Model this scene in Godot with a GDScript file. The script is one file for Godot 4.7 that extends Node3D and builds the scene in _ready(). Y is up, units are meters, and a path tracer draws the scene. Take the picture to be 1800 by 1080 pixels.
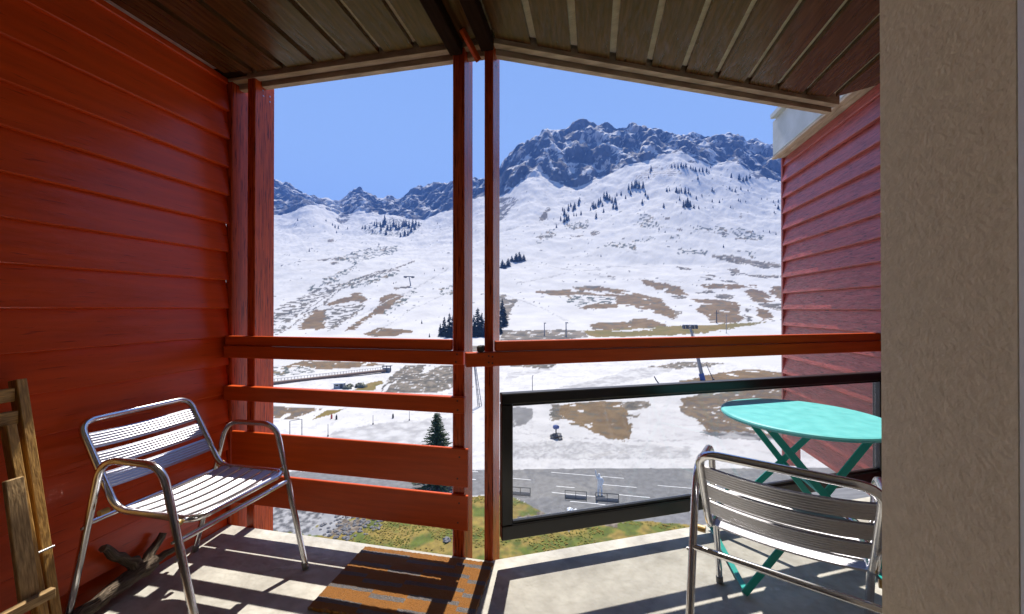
extends Node3D
# A covered wooden balcony that looks out over a ski valley. Units are metres, y up, the balcony floor is y = 0,
# -z runs out along the side walls towards the mountains.

var mat := {}
var rng := RandomNumberGenerator.new()
var used := {}

# ------------------------------------------------------------------ naming helpers
func numbered(called: String) -> String:
	var n: int = used.get(called, 0)
	used[called] = n + 1
	return called if n == 0 else "%s_%03d" % [called, n]

func tag(o: Node, label := "", category := "", group := "", kind := "") -> Node:
	if label: o.set_meta("label", label)
	if category: o.set_meta("category", category)
	if group: o.set_meta("group", group)
	if kind: o.set_meta("kind", kind)
	return o

func thing(called: String, at: Vector3, turn: float, label: String, category: String, group := "") -> Node3D:
	var o := Node3D.new()
	o.name = numbered(called)
	add_child(o)
	o.position = at
	o.rotation.y = turn
	tag(o, label, category, group)
	return o

func structure(called: String) -> Node3D:
	var o := Node3D.new()
	o.name = numbered(called)
	add_child(o)
	o.set_meta("kind", "structure")
	return o

func put(called: String, mesh: Mesh, m: Material, parent: Node = null, xf := Transform3D.IDENTITY) -> MeshInstance3D:
	var o := MeshInstance3D.new()
	o.mesh = mesh
	o.material_override = m
	o.transform = xf
	o.cast_shadow = GeometryInstance3D.SHADOW_CASTING_SETTING_ON
	if parent == null or parent == self:
		o.name = numbered(called)
		add_child(o)
	else:
		o.name = called
		parent.add_child(o, true)
	return o

func sub(part: MeshInstance3D, called: String, mesh: Mesh, m: Material, xf := Transform3D.IDENTITY) -> MeshInstance3D:
	# a piece of a part, placed in the frame of the whole thing
	return put(called, mesh, m, part, part.transform.affine_inverse() * xf)

# ------------------------------------------------------------------ mesh helpers
func tri(st: SurfaceTool, a: Vector3, b: Vector3, c: Vector3, n: Vector3, ua := Vector2(), ub := Vector2(), uc := Vector2()) -> void:
	# front faces run clockwise seen from the side the normal points to
	var flip := (b - a).cross(c - a).dot(n) > 0.0
	st.set_normal(n); st.set_uv(ua); st.add_vertex(a)
	if flip:
		st.set_normal(n); st.set_uv(uc); st.add_vertex(c)
		st.set_normal(n); st.set_uv(ub); st.add_vertex(b)
	else:
		st.set_normal(n); st.set_uv(ub); st.add_vertex(b)
		st.set_normal(n); st.set_uv(uc); st.add_vertex(c)

func planar_uv(p: Vector3, n: Vector3, along: int, off: Vector2) -> Vector2:
	var axes := [0, 1, 2]
	axes.erase(along)
	var an := Vector3(absf(n.x), absf(n.y), absf(n.z))
	if an[along] > 0.85:
		return Vector2(p[axes[0]], p[axes[1]]) + off
	var other: int = axes[0] if an[axes[1]] >= an[axes[0]] else axes[1]
	return Vector2(p[along], p[other]) + off

func add_box(st: SurfaceTool, size: Vector3, ch := 0.003, off := Vector2.ZERO, xf := Transform3D.IDENTITY) -> void:
	# chamfered box, grain runs along the longest side
	var along := 0
	if size.y > size.x and size.y >= size.z: along = 1
	elif size.z > size.x and size.z > size.y: along = 2
	var h := size * 0.5
	ch = minf(ch, minf(h.x, minf(h.y, h.z)) * 0.6)
	var faces := []
	for ax in 3:
		var u := (ax + 1) % 3
		var v := (ax + 2) % 3
		for s in [-1.0, 1.0]:
			var q := []
			for c in [[-1, -1], [1, -1], [1, 1], [-1, 1]]:
				var p := Vector3.ZERO
				p[ax] = s * h[ax]
				p[u] = c[0] * (h[u] - ch)
				p[v] = c[1] * (h[v] - ch)
				q.append(p)
			faces.append(q)
		for su in [-1.0, 1.0]:
			for sv in [-1.0, 1.0]:
				var q2 := []
				for e in [[-1, 0], [1, 0], [1, 1], [-1, 1]]:
					var p2 := Vector3.ZERO
					p2[ax] = e[0] * (h[ax] - ch)
					p2[u] = su * (h[u] - (ch if e[1] == 1 else 0.0))
					p2[v] = sv * (h[v] - (0.0 if e[1] == 1 else ch))
					q2.append(p2)
				faces.append(q2)
	for sx in [-1.0, 1.0]:
		for sy in [-1.0, 1.0]:
			for sz in [-1.0, 1.0]:
				faces.append([Vector3(sx * h.x, sy * (h.y - ch), sz * (h.z - ch)), Vector3(sx * (h.x - ch), sy * h.y, sz * (h.z - ch)), Vector3(sx * (h.x - ch), sy * (h.y - ch), sz * h.z)])
	for q in faces:
		var n: Vector3 = (q[1] - q[0]).cross(q[2] - q[0]).normalized()
		var mid: Vector3 = (q[0] + q[1] + q[2]) / 3.0
		if n.dot(mid) < 0.0: n = -n
		var wn := (xf.basis * n).normalized()
		for k in range(1, q.size() - 1):
			tri(st, xf * q[0], xf * q[k], xf * q[k + 1], wn, planar_uv(q[0], n, along, off), planar_uv(q[k], n, along, off), planar_uv(q[k + 1], n, along, off))

func begin() -> SurfaceTool:
	var st := SurfaceTool.new()
	st.begin(Mesh.PRIMITIVE_TRIANGLES)
	return st

func box(size: Vector3, ch := 0.003, seed_off := -1.0) -> ArrayMesh:
	var st := begin()
	var o := Vector2(rng.randf() * 7.0, rng.randf() * 7.0) if seed_off < 0.0 else Vector2(seed_off, seed_off * 1.7)
	add_box(st, size, ch, o)
	st.generate_tangents()
	return st.commit()

func prism(poly: PackedVector2Array, y0: float, y1: float, off := Vector2.ZERO, uvturn := false) -> ArrayMesh:
	# polygon in x,z pulled up from y0 to y1
	var st := begin()
	var idx := Geometry2D.triangulate_polygon(poly)
	for i in range(0, idx.size(), 3):
		var a := poly[idx[i]]
		var b := poly[idx[i + 1]]
		var c := poly[idx[i + 2]]
		for yy in [y0, y1]:
			var n := Vector3.UP if yy == y1 else Vector3.DOWN
			var ua := Vector2(a.y, a.x) if uvturn else a
			var ub := Vector2(b.y, b.x) if uvturn else b
			var uc := Vector2(c.y, c.x) if uvturn else c
			tri(st, Vector3(a.x, yy, a.y), Vector3(b.x, yy, b.y), Vector3(c.x, yy, c.y), n, ua + off, ub + off, uc + off)
	var cw := Geometry2D.is_polygon_clockwise(poly)
	for i in poly.size():
		var a2 := poly[i]
		var b2 := poly[(i + 1) % poly.size()]
		var d := (b2 - a2).normalized()
		var n2 := Vector3(d.y, 0, -d.x)
		if cw: n2 = -n2
		var l := a2.distance_to(b2)
		tri(st, Vector3(a2.x, y0, a2.y), Vector3(b2.x, y0, b2.y), Vector3(b2.x, y1, b2.y), n2, off, off + Vector2(l, 0), off + Vector2(l, y1 - y0))
		tri(st, Vector3(a2.x, y0, a2.y), Vector3(b2.x, y1, b2.y), Vector3(a2.x, y1, a2.y), n2, off, off + Vector2(l, y1 - y0), off + Vector2(0, y1 - y0))
	st.generate_tangents()
	return st.commit()

func fillet(pts: Array, rad: float, n := 6, closed := false) -> PackedVector3Array:
	var out := PackedVector3Array()
	var m := pts.size()
	for i in m:
		if not closed and (i == 0 or i == m - 1):
			out.append(pts[i]); continue
		var p: Vector3 = pts[i]
		var a: Vector3 = pts[(i - 1 + m) % m] - p
		var b: Vector3 = pts[(i + 1) % m] - p
		var r := minf(rad, minf(a.length(), b.length()) * 0.49)
		var s := p + a.normalized() * r
		var e := p + b.normalized() * r
		for k in n + 1:
			var t := float(k) / n
			out.append(s.lerp(p, t).lerp(p.lerp(e, t), t))
	return out

func add_tube(st: SurfaceTool, path: PackedVector3Array, radii, sides := 10, closed := false, wobble := 0.0, caps := true) -> void:
	var m := path.size()
	var rings := []
	var nrm := []
	var up := Vector3.UP
	var first := (path[1] - path[0]).normalized()
	if absf(first.dot(up)) > 0.9: up = Vector3.RIGHT
	var side := first.cross(up).normalized()
	var dist := 0.0
	var vs := []
	for i in m:
		var t: Vector3
		if closed: t = (path[(i + 1) % m] - path[(i - 1 + m) % m]).normalized()
		else: t = (path[mini(i + 1, m - 1)] - path[maxi(i - 1, 0)]).normalized()
		side = (side - t * side.dot(t)).normalized()
		var other := t.cross(side)
		var r: float = radii[i] if radii is Array or radii is PackedFloat32Array else radii
		var ring := PackedVector3Array()
		var rn := PackedVector3Array()
		for k in sides:
			var an := TAU * k / sides
			var d := side * cos(an) + other * sin(an)
			var rr := r
			if wobble > 0.0: rr *= 1.0 + wobble * (sin(an * 3.0 + i * 0.9) * 0.5 + sin(an * 5.0 - i * 1.7) * 0.3 + rng.randf_range(-0.35, 0.35))
			ring.append(path[i] + d * rr)
			rn.append(d)
		rings.append(ring)
		nrm.append(rn)
		if i > 0: dist += path[i].distance_to(path[i - 1])
		vs.append(dist)
	var last := m if closed else m - 1
	for i in last:
		var j := (i + 1) % m
		var vj: float = vs[j] if j > i else vs[i] + path[j].distance_to(path[i])
		for k in sides:
			var l := (k + 1) % sides
			var u0 := float(k) / sides * 0.1
			var u1 := float(k + 1) / sides * 0.1
			for c in [[i, k, j, k, j, l], [i, k, j, l, i, l]]:
				for e in [[0, 1], [2, 3], [4, 5]]:
					var ri: int = c[e[0]]
					var rk: int = c[e[1]]
					st.set_normal(nrm[ri][rk])
					st.set_uv(Vector2(vj if ri == j else vs[ri], u0 if rk == k else u1))
					st.add_vertex(rings[ri][rk])
	if caps and not closed:
		for e in [0, m - 1]:
			var n2: Vector3 = (path[0] - path[1]).normalized() if e == 0 else (path[m - 1] - path[m - 2]).normalized()
			for k in range(1, sides - 1):
				tri(st, rings[e][0], rings[e][k], rings[e][k + 1], n2)

func tube(path: PackedVector3Array, radii, sides := 10, closed := false, wobble := 0.0) -> ArrayMesh:
	var st := begin()
	add_tube(st, path, radii, sides, closed, wobble)
	st.generate_tangents()
	return st.commit()

func pv(a: Array) -> PackedVector3Array:
	var o := PackedVector3Array()
	for p in a: o.append(p)
	return o

func span(a: Vector3, b: Vector3, up := Vector3.UP) -> Transform3D:
	# frame at the middle of a-b with x along it
	var x := (b - a).normalized()
	var z := x.cross(up).normalized()
	var y := z.cross(x)
	return Transform3D(Basis(x, y, z), (a + b) * 0.5)

# ------------------------------------------------------------------ textures and materials
func noise_image(sd: int, freq: float, size := 512, octaves := 4, type := FastNoiseLite.TYPE_SIMPLEX_SMOOTH, ridged := false) -> Image:
	var n := FastNoiseLite.new()
	n.seed = sd
	n.noise_type = type
	n.frequency = freq
	n.fractal_type = FastNoiseLite.FRACTAL_RIDGED if ridged else FastNoiseLite.FRACTAL_FBM
	n.fractal_octaves = octaves
	return n.get_seamless_image(size, size)

func ramp(im: Image, lo: Color, hi: Color, power := 1.0) -> ImageTexture:
	var w := im.get_width()
	var h := im.get_height()
	var src := im.duplicate() as Image
	src.convert(Image.FORMAT_L8)
	var s := src.get_data()
	var out := PackedByteArray()
	out.resize(w * h * 3)
	var table := []
	for i in 256:
		var c := lo.lerp(hi, pow(i / 255.0, power))
		table.append([int(c.r * 255), int(c.g * 255), int(c.b * 255)])
	for i in w * h:
		var c2: Array = table[s[i]]
		out[i * 3] = c2[0]
		out[i * 3 + 1] = c2[1]
		out[i * 3 + 2] = c2[2]
	return ImageTexture.create_from_image(Image.create_from_data(w, h, false, Image.FORMAT_RGB8, out))

func specks(im: Image, cut: float, dark: Color) -> ImageTexture:
	# white with a scatter of dark flecks where the noise falls under the cut
	var t := ramp(im, Color.BLACK, Color.WHITE)
	var o := t.get_image()
	for y in o.get_height():
		for x in o.get_width():
			var v := o.get_pixel(x, y).r
			o.set_pixel(x, y, dark.lerp(Color.WHITE, clampf((v - cut) * 12.0, 0.0, 1.0)))
	return ImageTexture.create_from_image(o)

func flecked(m: StandardMaterial3D, t: Texture2D) -> void:
	m.detail_enabled = true
	m.detail_blend_mode = BaseMaterial3D.BLEND_MODE_MUL
	m.detail_uv_layer = BaseMaterial3D.DETAIL_UV_1
	m.detail_albedo = t

func bump(im: Image, strength: float) -> ImageTexture:
	var b := im.duplicate() as Image
	b.convert(Image.FORMAT_RGBA8)
	b.bump_map_to_normal_map(strength)
	return ImageTexture.create_from_image(b)

func lin(r: float, g: float, b: float) -> Color:
	return Color(r, g, b).linear_to_srgb()

func plain(c: Color, rough := 0.6, metal := 0.0) -> StandardMaterial3D:
	var m := StandardMaterial3D.new()
	m.albedo_color = c
	m.roughness = rough
	m.metallic = metal
	return m

func textured(c: Color, tex: Texture2D, nrm: Texture2D, scale: Vector3, rough := 0.6, depth := 1.0) -> StandardMaterial3D:
	var m := plain(c, rough)
	m.albedo_texture = tex
	if nrm:
		m.normal_enabled = true
		m.normal_texture = nrm
		m.normal_scale = depth
	m.uv1_scale = scale
	return m

func make_materials() -> void:
	var grain := noise_image(11, 0.012, 512, 5)
	var grain2 := noise_image(23, 0.02, 512, 5)
	var fine := noise_image(31, 0.06, 512, 4)
	var blotch := noise_image(47, 0.008, 512, 5)
	var tg := ramp(grain, Color(0.74, 0.72, 0.70), Color(1, 1, 1))
	var tg2 := ramp(grain, Color(0.88, 0.86, 0.84), Color(1, 1, 1))
	var tb := ramp(grain2, Color(0.62, 0.60, 0.57), Color(1, 1, 1))
	var nb := bump(grain2, 5.0)
	var nf := bump(fine, 4.0)
	mat.red = textured(lin(0.70, 0.078, 0.008), tg2, nb, Vector3(0.25, 3.2, 1), 0.29, 0.10)
	mat.red_rail = textured(lin(0.66, 0.090, 0.009), tg2, nb, Vector3(0.35, 5.0, 1), 0.40, 0.15)
	mat.red_post = textured(lin(0.66, 0.098, 0.018), tg, nb, Vector3(0.4, 9.0, 1), 0.27, 0.22)
	mat.red_faded = textured(lin(0.42, 0.082, 0.066), tg, nb, Vector3(0.5, 7.0, 1), 0.31, 0.3)
	for k in ["red", "red_rail", "red_post"]: mat[k].metallic_specular = 0.42
	flecked(mat.red, specks(noise_image(101, 0.05, 512, 4), 0.14, Color(0.80, 0.76, 0.72)))
	flecked(mat.red_faded, specks(noise_image(103, 0.03, 512, 4), 0.24, Color(0.45, 0.36, 0.34)))
	flecked(mat.red_post, specks(noise_image(105, 0.025, 512, 4), 0.22, Color(0.55, 0.45, 0.42)))
	mat.ceiling = textured(lin(0.135, 0.056, 0.018), tb, nb, Vector3(0.35, 4.0, 1), 0.27, 0.16)
	mat.beam = textured(lin(0.030, 0.013, 0.006), tg, nb, Vector3(0.7, 8.0, 1), 0.85, 0.2)
	mat.beam.metallic_specular = 0.15
	mat.beige = textured(lin(0.60, 0.47, 0.33), tg, nf, Vector3(0.7, 3.0, 1), 0.7, 0.4)
	mat.backing = textured(lin(0.82, 0.71, 0.55), tg2, nf, Vector3(0.7, 3.0, 1), 0.8, 0.4)
	mat.pale_metal = textured(lin(0.50, 0.52, 0.50), ramp(blotch, Color(0.86, 0.86, 0.84), Color(1, 1, 1)), nf, Vector3(0.8, 0.8, 1), 0.5, 0.1)
	mat.black = textured(lin(0.010, 0.010, 0.011), tg, null, Vector3(1, 4, 1), 0.32)
	mat.alu = textured(Color(0.90, 0.90, 0.91), ramp(fine, Color(0.90, 0.90, 0.90), Color(1, 1, 1)), null, Vector3(3, 3, 1), 0.2)
	mat.alu.metallic = 1.0
	mat.slat = textured(Color(0.74, 0.74, 0.77), ramp(fine, Color(0.90, 0.90, 0.90), Color(1, 1, 1)), null, Vector3(2, 8, 1), 0.38)
	mat.slat.metallic = 1.0
	mat.rubber = plain(lin(0.22, 0.22, 0.21), 0.6)
	mat.amber = plain(lin(0.55, 0.36, 0.12), 0.35)
	mat.teal = textured(lin(0.13, 0.55, 0.575), ramp(noise_image(113, 0.012, 512, 6), Color(0.955, 0.96, 0.96), Color(1, 1, 1)), null, Vector3(1.6, 1.6, 1), 0.5)
	mat.teal.roughness_texture = ramp(noise_image(114, 0.03, 256, 5), Color(0.55, 0.55, 0.55), Color(1, 1, 1))
	mat.teal_leg = plain(lin(0.02, 0.36, 0.31), 0.35)
	mat.bolt = plain(lin(0.4, 0.4, 0.4), 0.35, 1.0)
	mat.rust = plain(lin(0.09, 0.03, 0.015), 0.7)
	mat.old_wood = textured(lin(0.64, 0.37, 0.10), tb, nb, Vector3(1.4, 16.0, 1), 0.55, 0.7)
	mat.grey_wood = textured(lin(0.58, 0.39, 0.18), tb, nb, Vector3(1.4, 16.0, 1), 0.75, 0.8)
	mat.bark = textured(lin(0.26, 0.20, 0.145), ramp(noise_image(77, 0.03, 256, 5), Color(0.35, 0.33, 0.3), Color(1, 1, 1)), bump(noise_image(77, 0.03, 256, 5), 9.0), Vector3(2.0, 40.0, 1), 0.85, 1.0)
	# cast plaster: coarse grains plus pits
	var rough_im := noise_image(61, 0.05, 512, 3)
	var st := textured(lin(0.78, 0.65, 0.44), ramp(noise_image(62, 0.02, 512, 5), Color(0.92, 0.915, 0.90), Color(1, 1, 1)), bump(rough_im, 5.0), Vector3(2.8, 2.8, 2.8), 0.92, 0.36)
	st.uv1_triplanar = true
	mat.stucco = st
	# concrete of the balcony floor
	var con := noise_image(71, 0.006, 1024, 6)
	mat.concrete = textured(lin(0.61, 0.605, 0.565), ramp(con, Color(0.76, 0.755, 0.75), Color(1.0, 1.0, 0.99), 0.8), bump(noise_image(72, 0.09, 512, 3), 2.0), Vector3(0.42, 0.42, 1), 0.72, 0.5)
	mat.concrete.detail_enabled = true
	mat.concrete.detail_blend_mode = BaseMaterial3D.BLEND_MODE_MUL
	mat.concrete.detail_uv_layer = BaseMaterial3D.DETAIL_UV_1
	mat.concrete.detail_albedo = ramp(noise_image(73, 0.05, 512, 4), Color(0.86, 0.85, 0.84), Color(1, 1, 1), 0.6)
	mat.white_wall = plain(lin(0.72, 0.70, 0.66), 0.9)
	mat.frame_grey = plain(lin(0.78, 0.77, 0.74), 0.45)
	mat.parquet = plain(lin(0.25, 0.15, 0.08), 0.5)
	var g := StandardMaterial3D.new()
	g.transparency = BaseMaterial3D.TRANSPARENCY_ALPHA
	g.albedo_color = Color(0.9, 0.95, 0.95, 0.05)
	g.roughness = 0.03
	mat.glass = g
	# outdoors
	var t := StandardMaterial3D.new()
	t.vertex_color_use_as_albedo = true
	t.roughness = 0.9
	mat.ground = t
	mat.asphalt = textured(lin(0.29, 0.29, 0.285), ramp(noise_image(81, 0.01, 512, 6), Color(0.70, 0.70, 0.70), Color(1, 1, 1)), null, Vector3(0.035, 0.16, 1), 0.9)
	mat.line = plain(lin(0.72, 0.72, 0.70), 0.8)
	mat.needle = plain(lin(0.030, 0.042, 0.030), 0.85)
	mat.needle_near = plain(lin(0.055, 0.085, 0.030), 0.8)
	mat.needle_near.backlight = Color(0.10, 0.14, 0.05)
	mat.trunk = plain(lin(0.07, 0.05, 0.035), 0.9)
	mat.grey_steel = plain(lin(0.22, 0.23, 0.25), 0.5, 0.6)
	mat.dark_steel = plain(lin(0.05, 0.055, 0.065), 0.6, 0.2)
	mat.blue_pad = plain(lin(0.05, 0.09, 0.26), 0.7)
	mat.red_pad = plain(lin(0.5, 0.05, 0.04), 0.6)
	mat.dark_pad = plain(lin(0.03, 0.03, 0.035), 0.7)
	mat.white_paint = plain(lin(0.75, 0.75, 0.73), 0.6)
	mat.stone = textured(lin(0.26, 0.25, 0.24), ramp(fine, Color(0.6, 0.6, 0.6), Color(1, 1, 1)), nf, Vector3(1, 1, 1), 0.9, 0.6)
	mat.hut_wall = plain(lin(0.26, 0.26, 0.28), 0.8)
	mat.window = plain(lin(0.02, 0.025, 0.03), 0.1)
	mat.shrub = plain(lin(0.16, 0.17, 0.13), 0.9)


# ------------------------------------------------------------------ the scene
const RIGHT_START := Vector2(-0.469, -1.790)   # outer edge of the slab where the front bends
const RIGHT_DIR := Vector2(0.894, -0.448)
const WALL_L := -2.0
const WALL_R := 1.80
const CEIL := 2.49

func front_z(x: float) -> float:
	# z of the outer edge of the balcony at x
	if x < RIGHT_START.x: return -1.783
	return RIGHT_START.y + (x - RIGHT_START.x) / RIGHT_DIR.x * RIGHT_DIR.y

func on_right(t: float, inside: float, y: float) -> Vector3:
	var p := RIGHT_START + RIGHT_DIR * t + Vector2(0.448, 0.894) * inside
	return Vector3(p.x, y, p.y)

func _ready() -> void:
	rng.seed = 20240
	# --- camera, sky, sun, exposure
	var cam := Camera3D.new()
	cam.name = "camera"
	add_child(cam)
	cam.position = Vector3(0, 1.2, 0)
	cam.rotation = Vector3(deg_to_rad(0.25), atan(143.0 / 680.0), 0)
	cam.fov = rad_to_deg(2.0 * atan(540.0 / 680.0))
	cam.near = 0.05
	cam.far = 9000.0
	cam.current = true
	var sky_mat := ProceduralSkyMaterial.new()
	sky_mat.sky_top_color = Color(0.40, 0.51, 0.69)
	sky_mat.sky_horizon_color = Color(0.66, 0.755, 0.845)
	sky_mat.sky_curve = 0.22
	sky_mat.ground_horizon_color = Color(0.72, 0.74, 0.78)
	sky_mat.ground_bottom_color = Color(0.60, 0.62, 0.66)
	sky_mat.sun_angle_max = 1.0
	sky_mat.energy_multiplier = 1.0
	var sky := Sky.new()
	sky.sky_material = sky_mat
	var env := Environment.new()
	env.background_mode = Environment.BG_SKY
	env.sky = sky
	env.tonemap_mode = Environment.TONE_MAPPER_LINEAR
	env.tonemap_exposure = 2.15
	env.sdfgi_enabled = true
	env.ssao_enabled = true
	env.ssil_enabled = true
	env.fog_enabled = true
	env.fog_density = 0.00019
	env.fog_light_color = Color(0.42, 0.62, 1.0)
	var we := WorldEnvironment.new()
	we.name = "world_environment"
	we.environment = env
	add_child(we)
	var sun := DirectionalLight3D.new()
	sun.name = "sun"
	add_child(sun)
	var towards := Vector3(0.085 * cos(deg_to_rad(61.0)), -sin(deg_to_rad(61.0)), cos(deg_to_rad(61.0)))
	sun.look_at_from_position(Vector3.ZERO, towards, Vector3.UP)
	sun.light_energy = 1.4
	sun.light_color = Color(1.0, 0.965, 0.91)
	sun.light_angular_distance = 0.5
	sun.shadow_enabled = true
	make_materials()
	build_terrain()
	print("terrain ", Time.get_ticks_msec())
	build_balcony()
	build_room()
	build_railings()
	build_furniture()
	build_valley()
	build_trees()
	print("done ", Time.get_ticks_msec())


# ------------------------------------------------------------------ balcony shell
func siding(called: String, label: String, x: float, facing: float, z0: float, z1: float, first: float, pitch: float, top: float, thick: float, m: Material) -> void:
	# lapped boards, each one tilted so that its lower edge stands proud
	var w := thing(called, Vector3(x, 0, (z0 + z1) * 0.5), 0.0, label, "wall")
	var len := absf(z1 - z0)
	var boards := []
	for i in 4: boards.append(box(Vector3(thick, pitch + 0.026, len), 0.003))
	var y := first
	var k := 0
	while y < top - 0.03:
		var hgt := pitch + 0.026
		var mesh: Mesh = boards[k % 4]
		if y + hgt > top:
			hgt = top - y - 0.001
			mesh = box(Vector3(thick, hgt, len), 0.003)
		var tilt := asin((thick + 0.001) / pitch) + rng.randf_range(-0.012, 0.012)
		var b := Basis(Vector3(0, 0, 1), tilt * facing)
		put("board", mesh, m, w, Transform3D(b, Vector3(facing * (-0.006 + rng.randf_range(-0.0015, 0.0015)), y + hgt * 0.5, 0)))
		y += pitch
		k += 1
	put("backing", box(Vector3(0.10, top, len + 0.01), 0.002), m, w, Transform3D(Basis(), Vector3(-facing * 0.095, top * 0.5, 0)))

func build_balcony() -> void:
	# floor slab
	var fl := structure("balcony_floor")
	var e := RIGHT_START + RIGHT_DIR * 2.9
	var poly := PackedVector2Array([Vector2(-2.2, -0.68), Vector2(-2.2, -1.783), Vector2(RIGHT_START.x - 0.004, -1.783), RIGHT_START, e, Vector2(e.x, -0.68)])
	put("slab", prism(poly, -0.20, 0.0), mat.concrete, fl)
	# side walls of lapped boards
	siding("siding_wall", "glossy dark red lapped board wall behind the empty aluminium chair", WALL_L, 1.0, -0.45, -1.7845, 0.101 - 0.157, 0.157, CEIL, 0.021, mat.red)
	siding("siding_wall", "weathered pinkish red lapped board wall behind the turquoise table", WALL_R, -1.0, -0.95, -4.16, -0.03, 0.1525, 2.65, 0.030, mat.red_faded)
	var corner := put("corner_trim", box(Vector3(0.15, 2.95, 0.03), 0.003), mat.red_faded, null, Transform3D(Basis(), Vector3(WALL_R + 0.052, 2.65 - 1.475, -4.178)))
	tag(corner, "narrow upright trim on the outer end of the weathered red wall", "trim")
	# ceiling boards with open joints and a pale backing above them
	var ce := structure("balcony_ceiling")
	var gap := -1.612 - 0.19 * 2
	for k in 20:
		var xa := gap + 0.19 * k + 0.0165
		var xb := gap + 0.19 * (k + 1) - 0.0165
		if xa > 1.60: break
		xb = minf(xb, 1.66)
		var za := maxf(front_z(xa) + 0.015, -2.70 + maxf(0.0, xa - 1.50) * 0.9)
		var zb := maxf(front_z(xb) + 0.015, -2.70 + maxf(0.0, xb - 1.50) * 0.9)
		var shape := PackedVector2Array([Vector2(xa, -0.66), Vector2(xa, za), Vector2(xb, zb), Vector2(xb, -0.66)])
		if xa < RIGHT_START.x and xb > RIGHT_START.x:
			shape = PackedVector2Array([Vector2(xa, -0.66), Vector2(xa, za), Vector2(RIGHT_START.x, za), Vector2(xb, zb), Vector2(xb, -0.66)])
		put("board", prism(shape, CEIL + rng.randf_range(-0.002, 0.002), CEIL + 0.026, Vector2(rng.randf() * 5, rng.randf() * 5), true), mat.ceiling, ce)
	var bk := PackedVector2Array([Vector2(-2.1, -0.66), Vector2(-2.1, -1.765), Vector2(RIGHT_START.x, -1.765), Vector2(1.50, front_z(1.50) + 0.03), Vector2(1.66, -2.55), Vector2(1.66, -0.66)])
	put("backing", prism(bk, CEIL + 0.030, CEIL + 0.05), mat.backing, ce)
	var rp := PackedVector2Array([Vector2(-2.3, -0.5), Vector2(-2.3, -1.84), Vector2(RIGHT_START.x, -1.84), Vector2(1.95, front_z(1.95) - 0.06), Vector2(1.95, -0.5)])
	put("roof_slab", prism(rp, 2.66, 2.95), mat.beige, ce)
	# fascia: an inner trim, a dark joint and an outer drip board, bent like the front
	var fa := thing("roof_fascia", Vector3.ZERO, 0.0, "beige two-part fascia board bent along the front edge of the ceiling", "fascia")
	var parts := [["inner_trim", -0.008, 0.030, 2.470, 2.655], ["joint_strip", 0.030, 0.040, 2.482, 2.655], ["drip_board", 0.040, 0.072, 2.446, 2.72]]
	for p in parts:
		var a0: float = p[1]
		var a1: float = p[2]
		var n := Vector2(-0.448, -0.894)
		var k0 := RIGHT_START + Vector2(-0.237, -1.0) * a0
		var k1 := RIGHT_START + Vector2(-0.237, -1.0) * a1
		var f0 := RIGHT_START + RIGHT_DIR * 2.20 + n * a0
		var f1 := RIGHT_START + RIGHT_DIR * 2.20 + n * a1
		var q := PackedVector2Array([Vector2(-2.0, k0.y), Vector2(-2.0, k1.y), k1, f1, f0, k0])
		put(p[0], prism(q, p[3], p[4]), mat.beam if p[0] == "joint_strip" else mat.beige, fa)
	# roof edge above the right wall
	var rb := thing("roof_edge", Vector3(1.72, 2.65, -3.3), 0.0, "pale grey metal roof edge box above the weathered red wall", "roof edge")
	put("metal_face", box(Vector3(0.05, 0.33, 1.72), 0.004), mat.pale_metal, rb, Transform3D(Basis(), Vector3(0.0, 0.187, 0.0)))
	put("end_plate", box(Vector3(0.30, 0.33, 0.03), 0.004), mat.pale_metal, rb, Transform3D(Basis(), Vector3(0.177, 0.187, -0.875)))
	put("soffit_board", box(Vector3(0.045, 0.022, 1.76), 0.003), mat.beige, rb, Transform3D(Basis(), Vector3(0.0, 0.008, -0.01)))
	put("soffit_board", box(Vector3(0.075, 0.022, 1.76), 0.003), mat.beige, rb, Transform3D(Basis(), Vector3(0.068, 0.014, -0.01)))
	put("core", box(Vector3(0.6, 0.3, 1.70), 0.004), mat.beige, rb, Transform3D(Basis(), Vector3(0.40, 0.18, 0.0)))
	for z in [0.48, -0.34]:
		put("coping", box(Vector3(0.12, 0.045, 0.80), 0.006), mat.pale_metal, rb, Transform3D(Basis(), Vector3(-0.012, 0.374, z - 0.06)))
	tag(put("corner_block", box(Vector3(0.24, 0.16, 0.12), 0.004), mat.beam, null, Transform3D(Basis(), Vector3(-1.99, 2.565, -1.80))), "dark timber block filling the top corner between the red wall and posts", "block")
	# dark beams running from the two middle posts back to the house
	for x in [-0.648, -0.492]:
		var bm := put("ceiling_beam", box(Vector3(0.062, 0.060, 1.12), 0.004), mat.beam, null, Transform3D(Basis(), Vector3(x, CEIL - 0.033, -1.215)))
		tag(bm, "dark brown ceiling beam meeting the middle post of the left railing" if x < -0.6 else "dark brown ceiling beam meeting the post beside the glass panel", "beam", "ceiling beams")
	var br := put("brace_batten", box(Vector3(0.145, 0.028, 0.020), 0.003), mat.red_rail, null, span(Vector3(-0.583, 2.472, -1.70), Vector3(-0.545, 2.404, -1.765)))
	tag(br, "short orange red batten sloping out below the roof edge between the posts", "batten")

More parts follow.
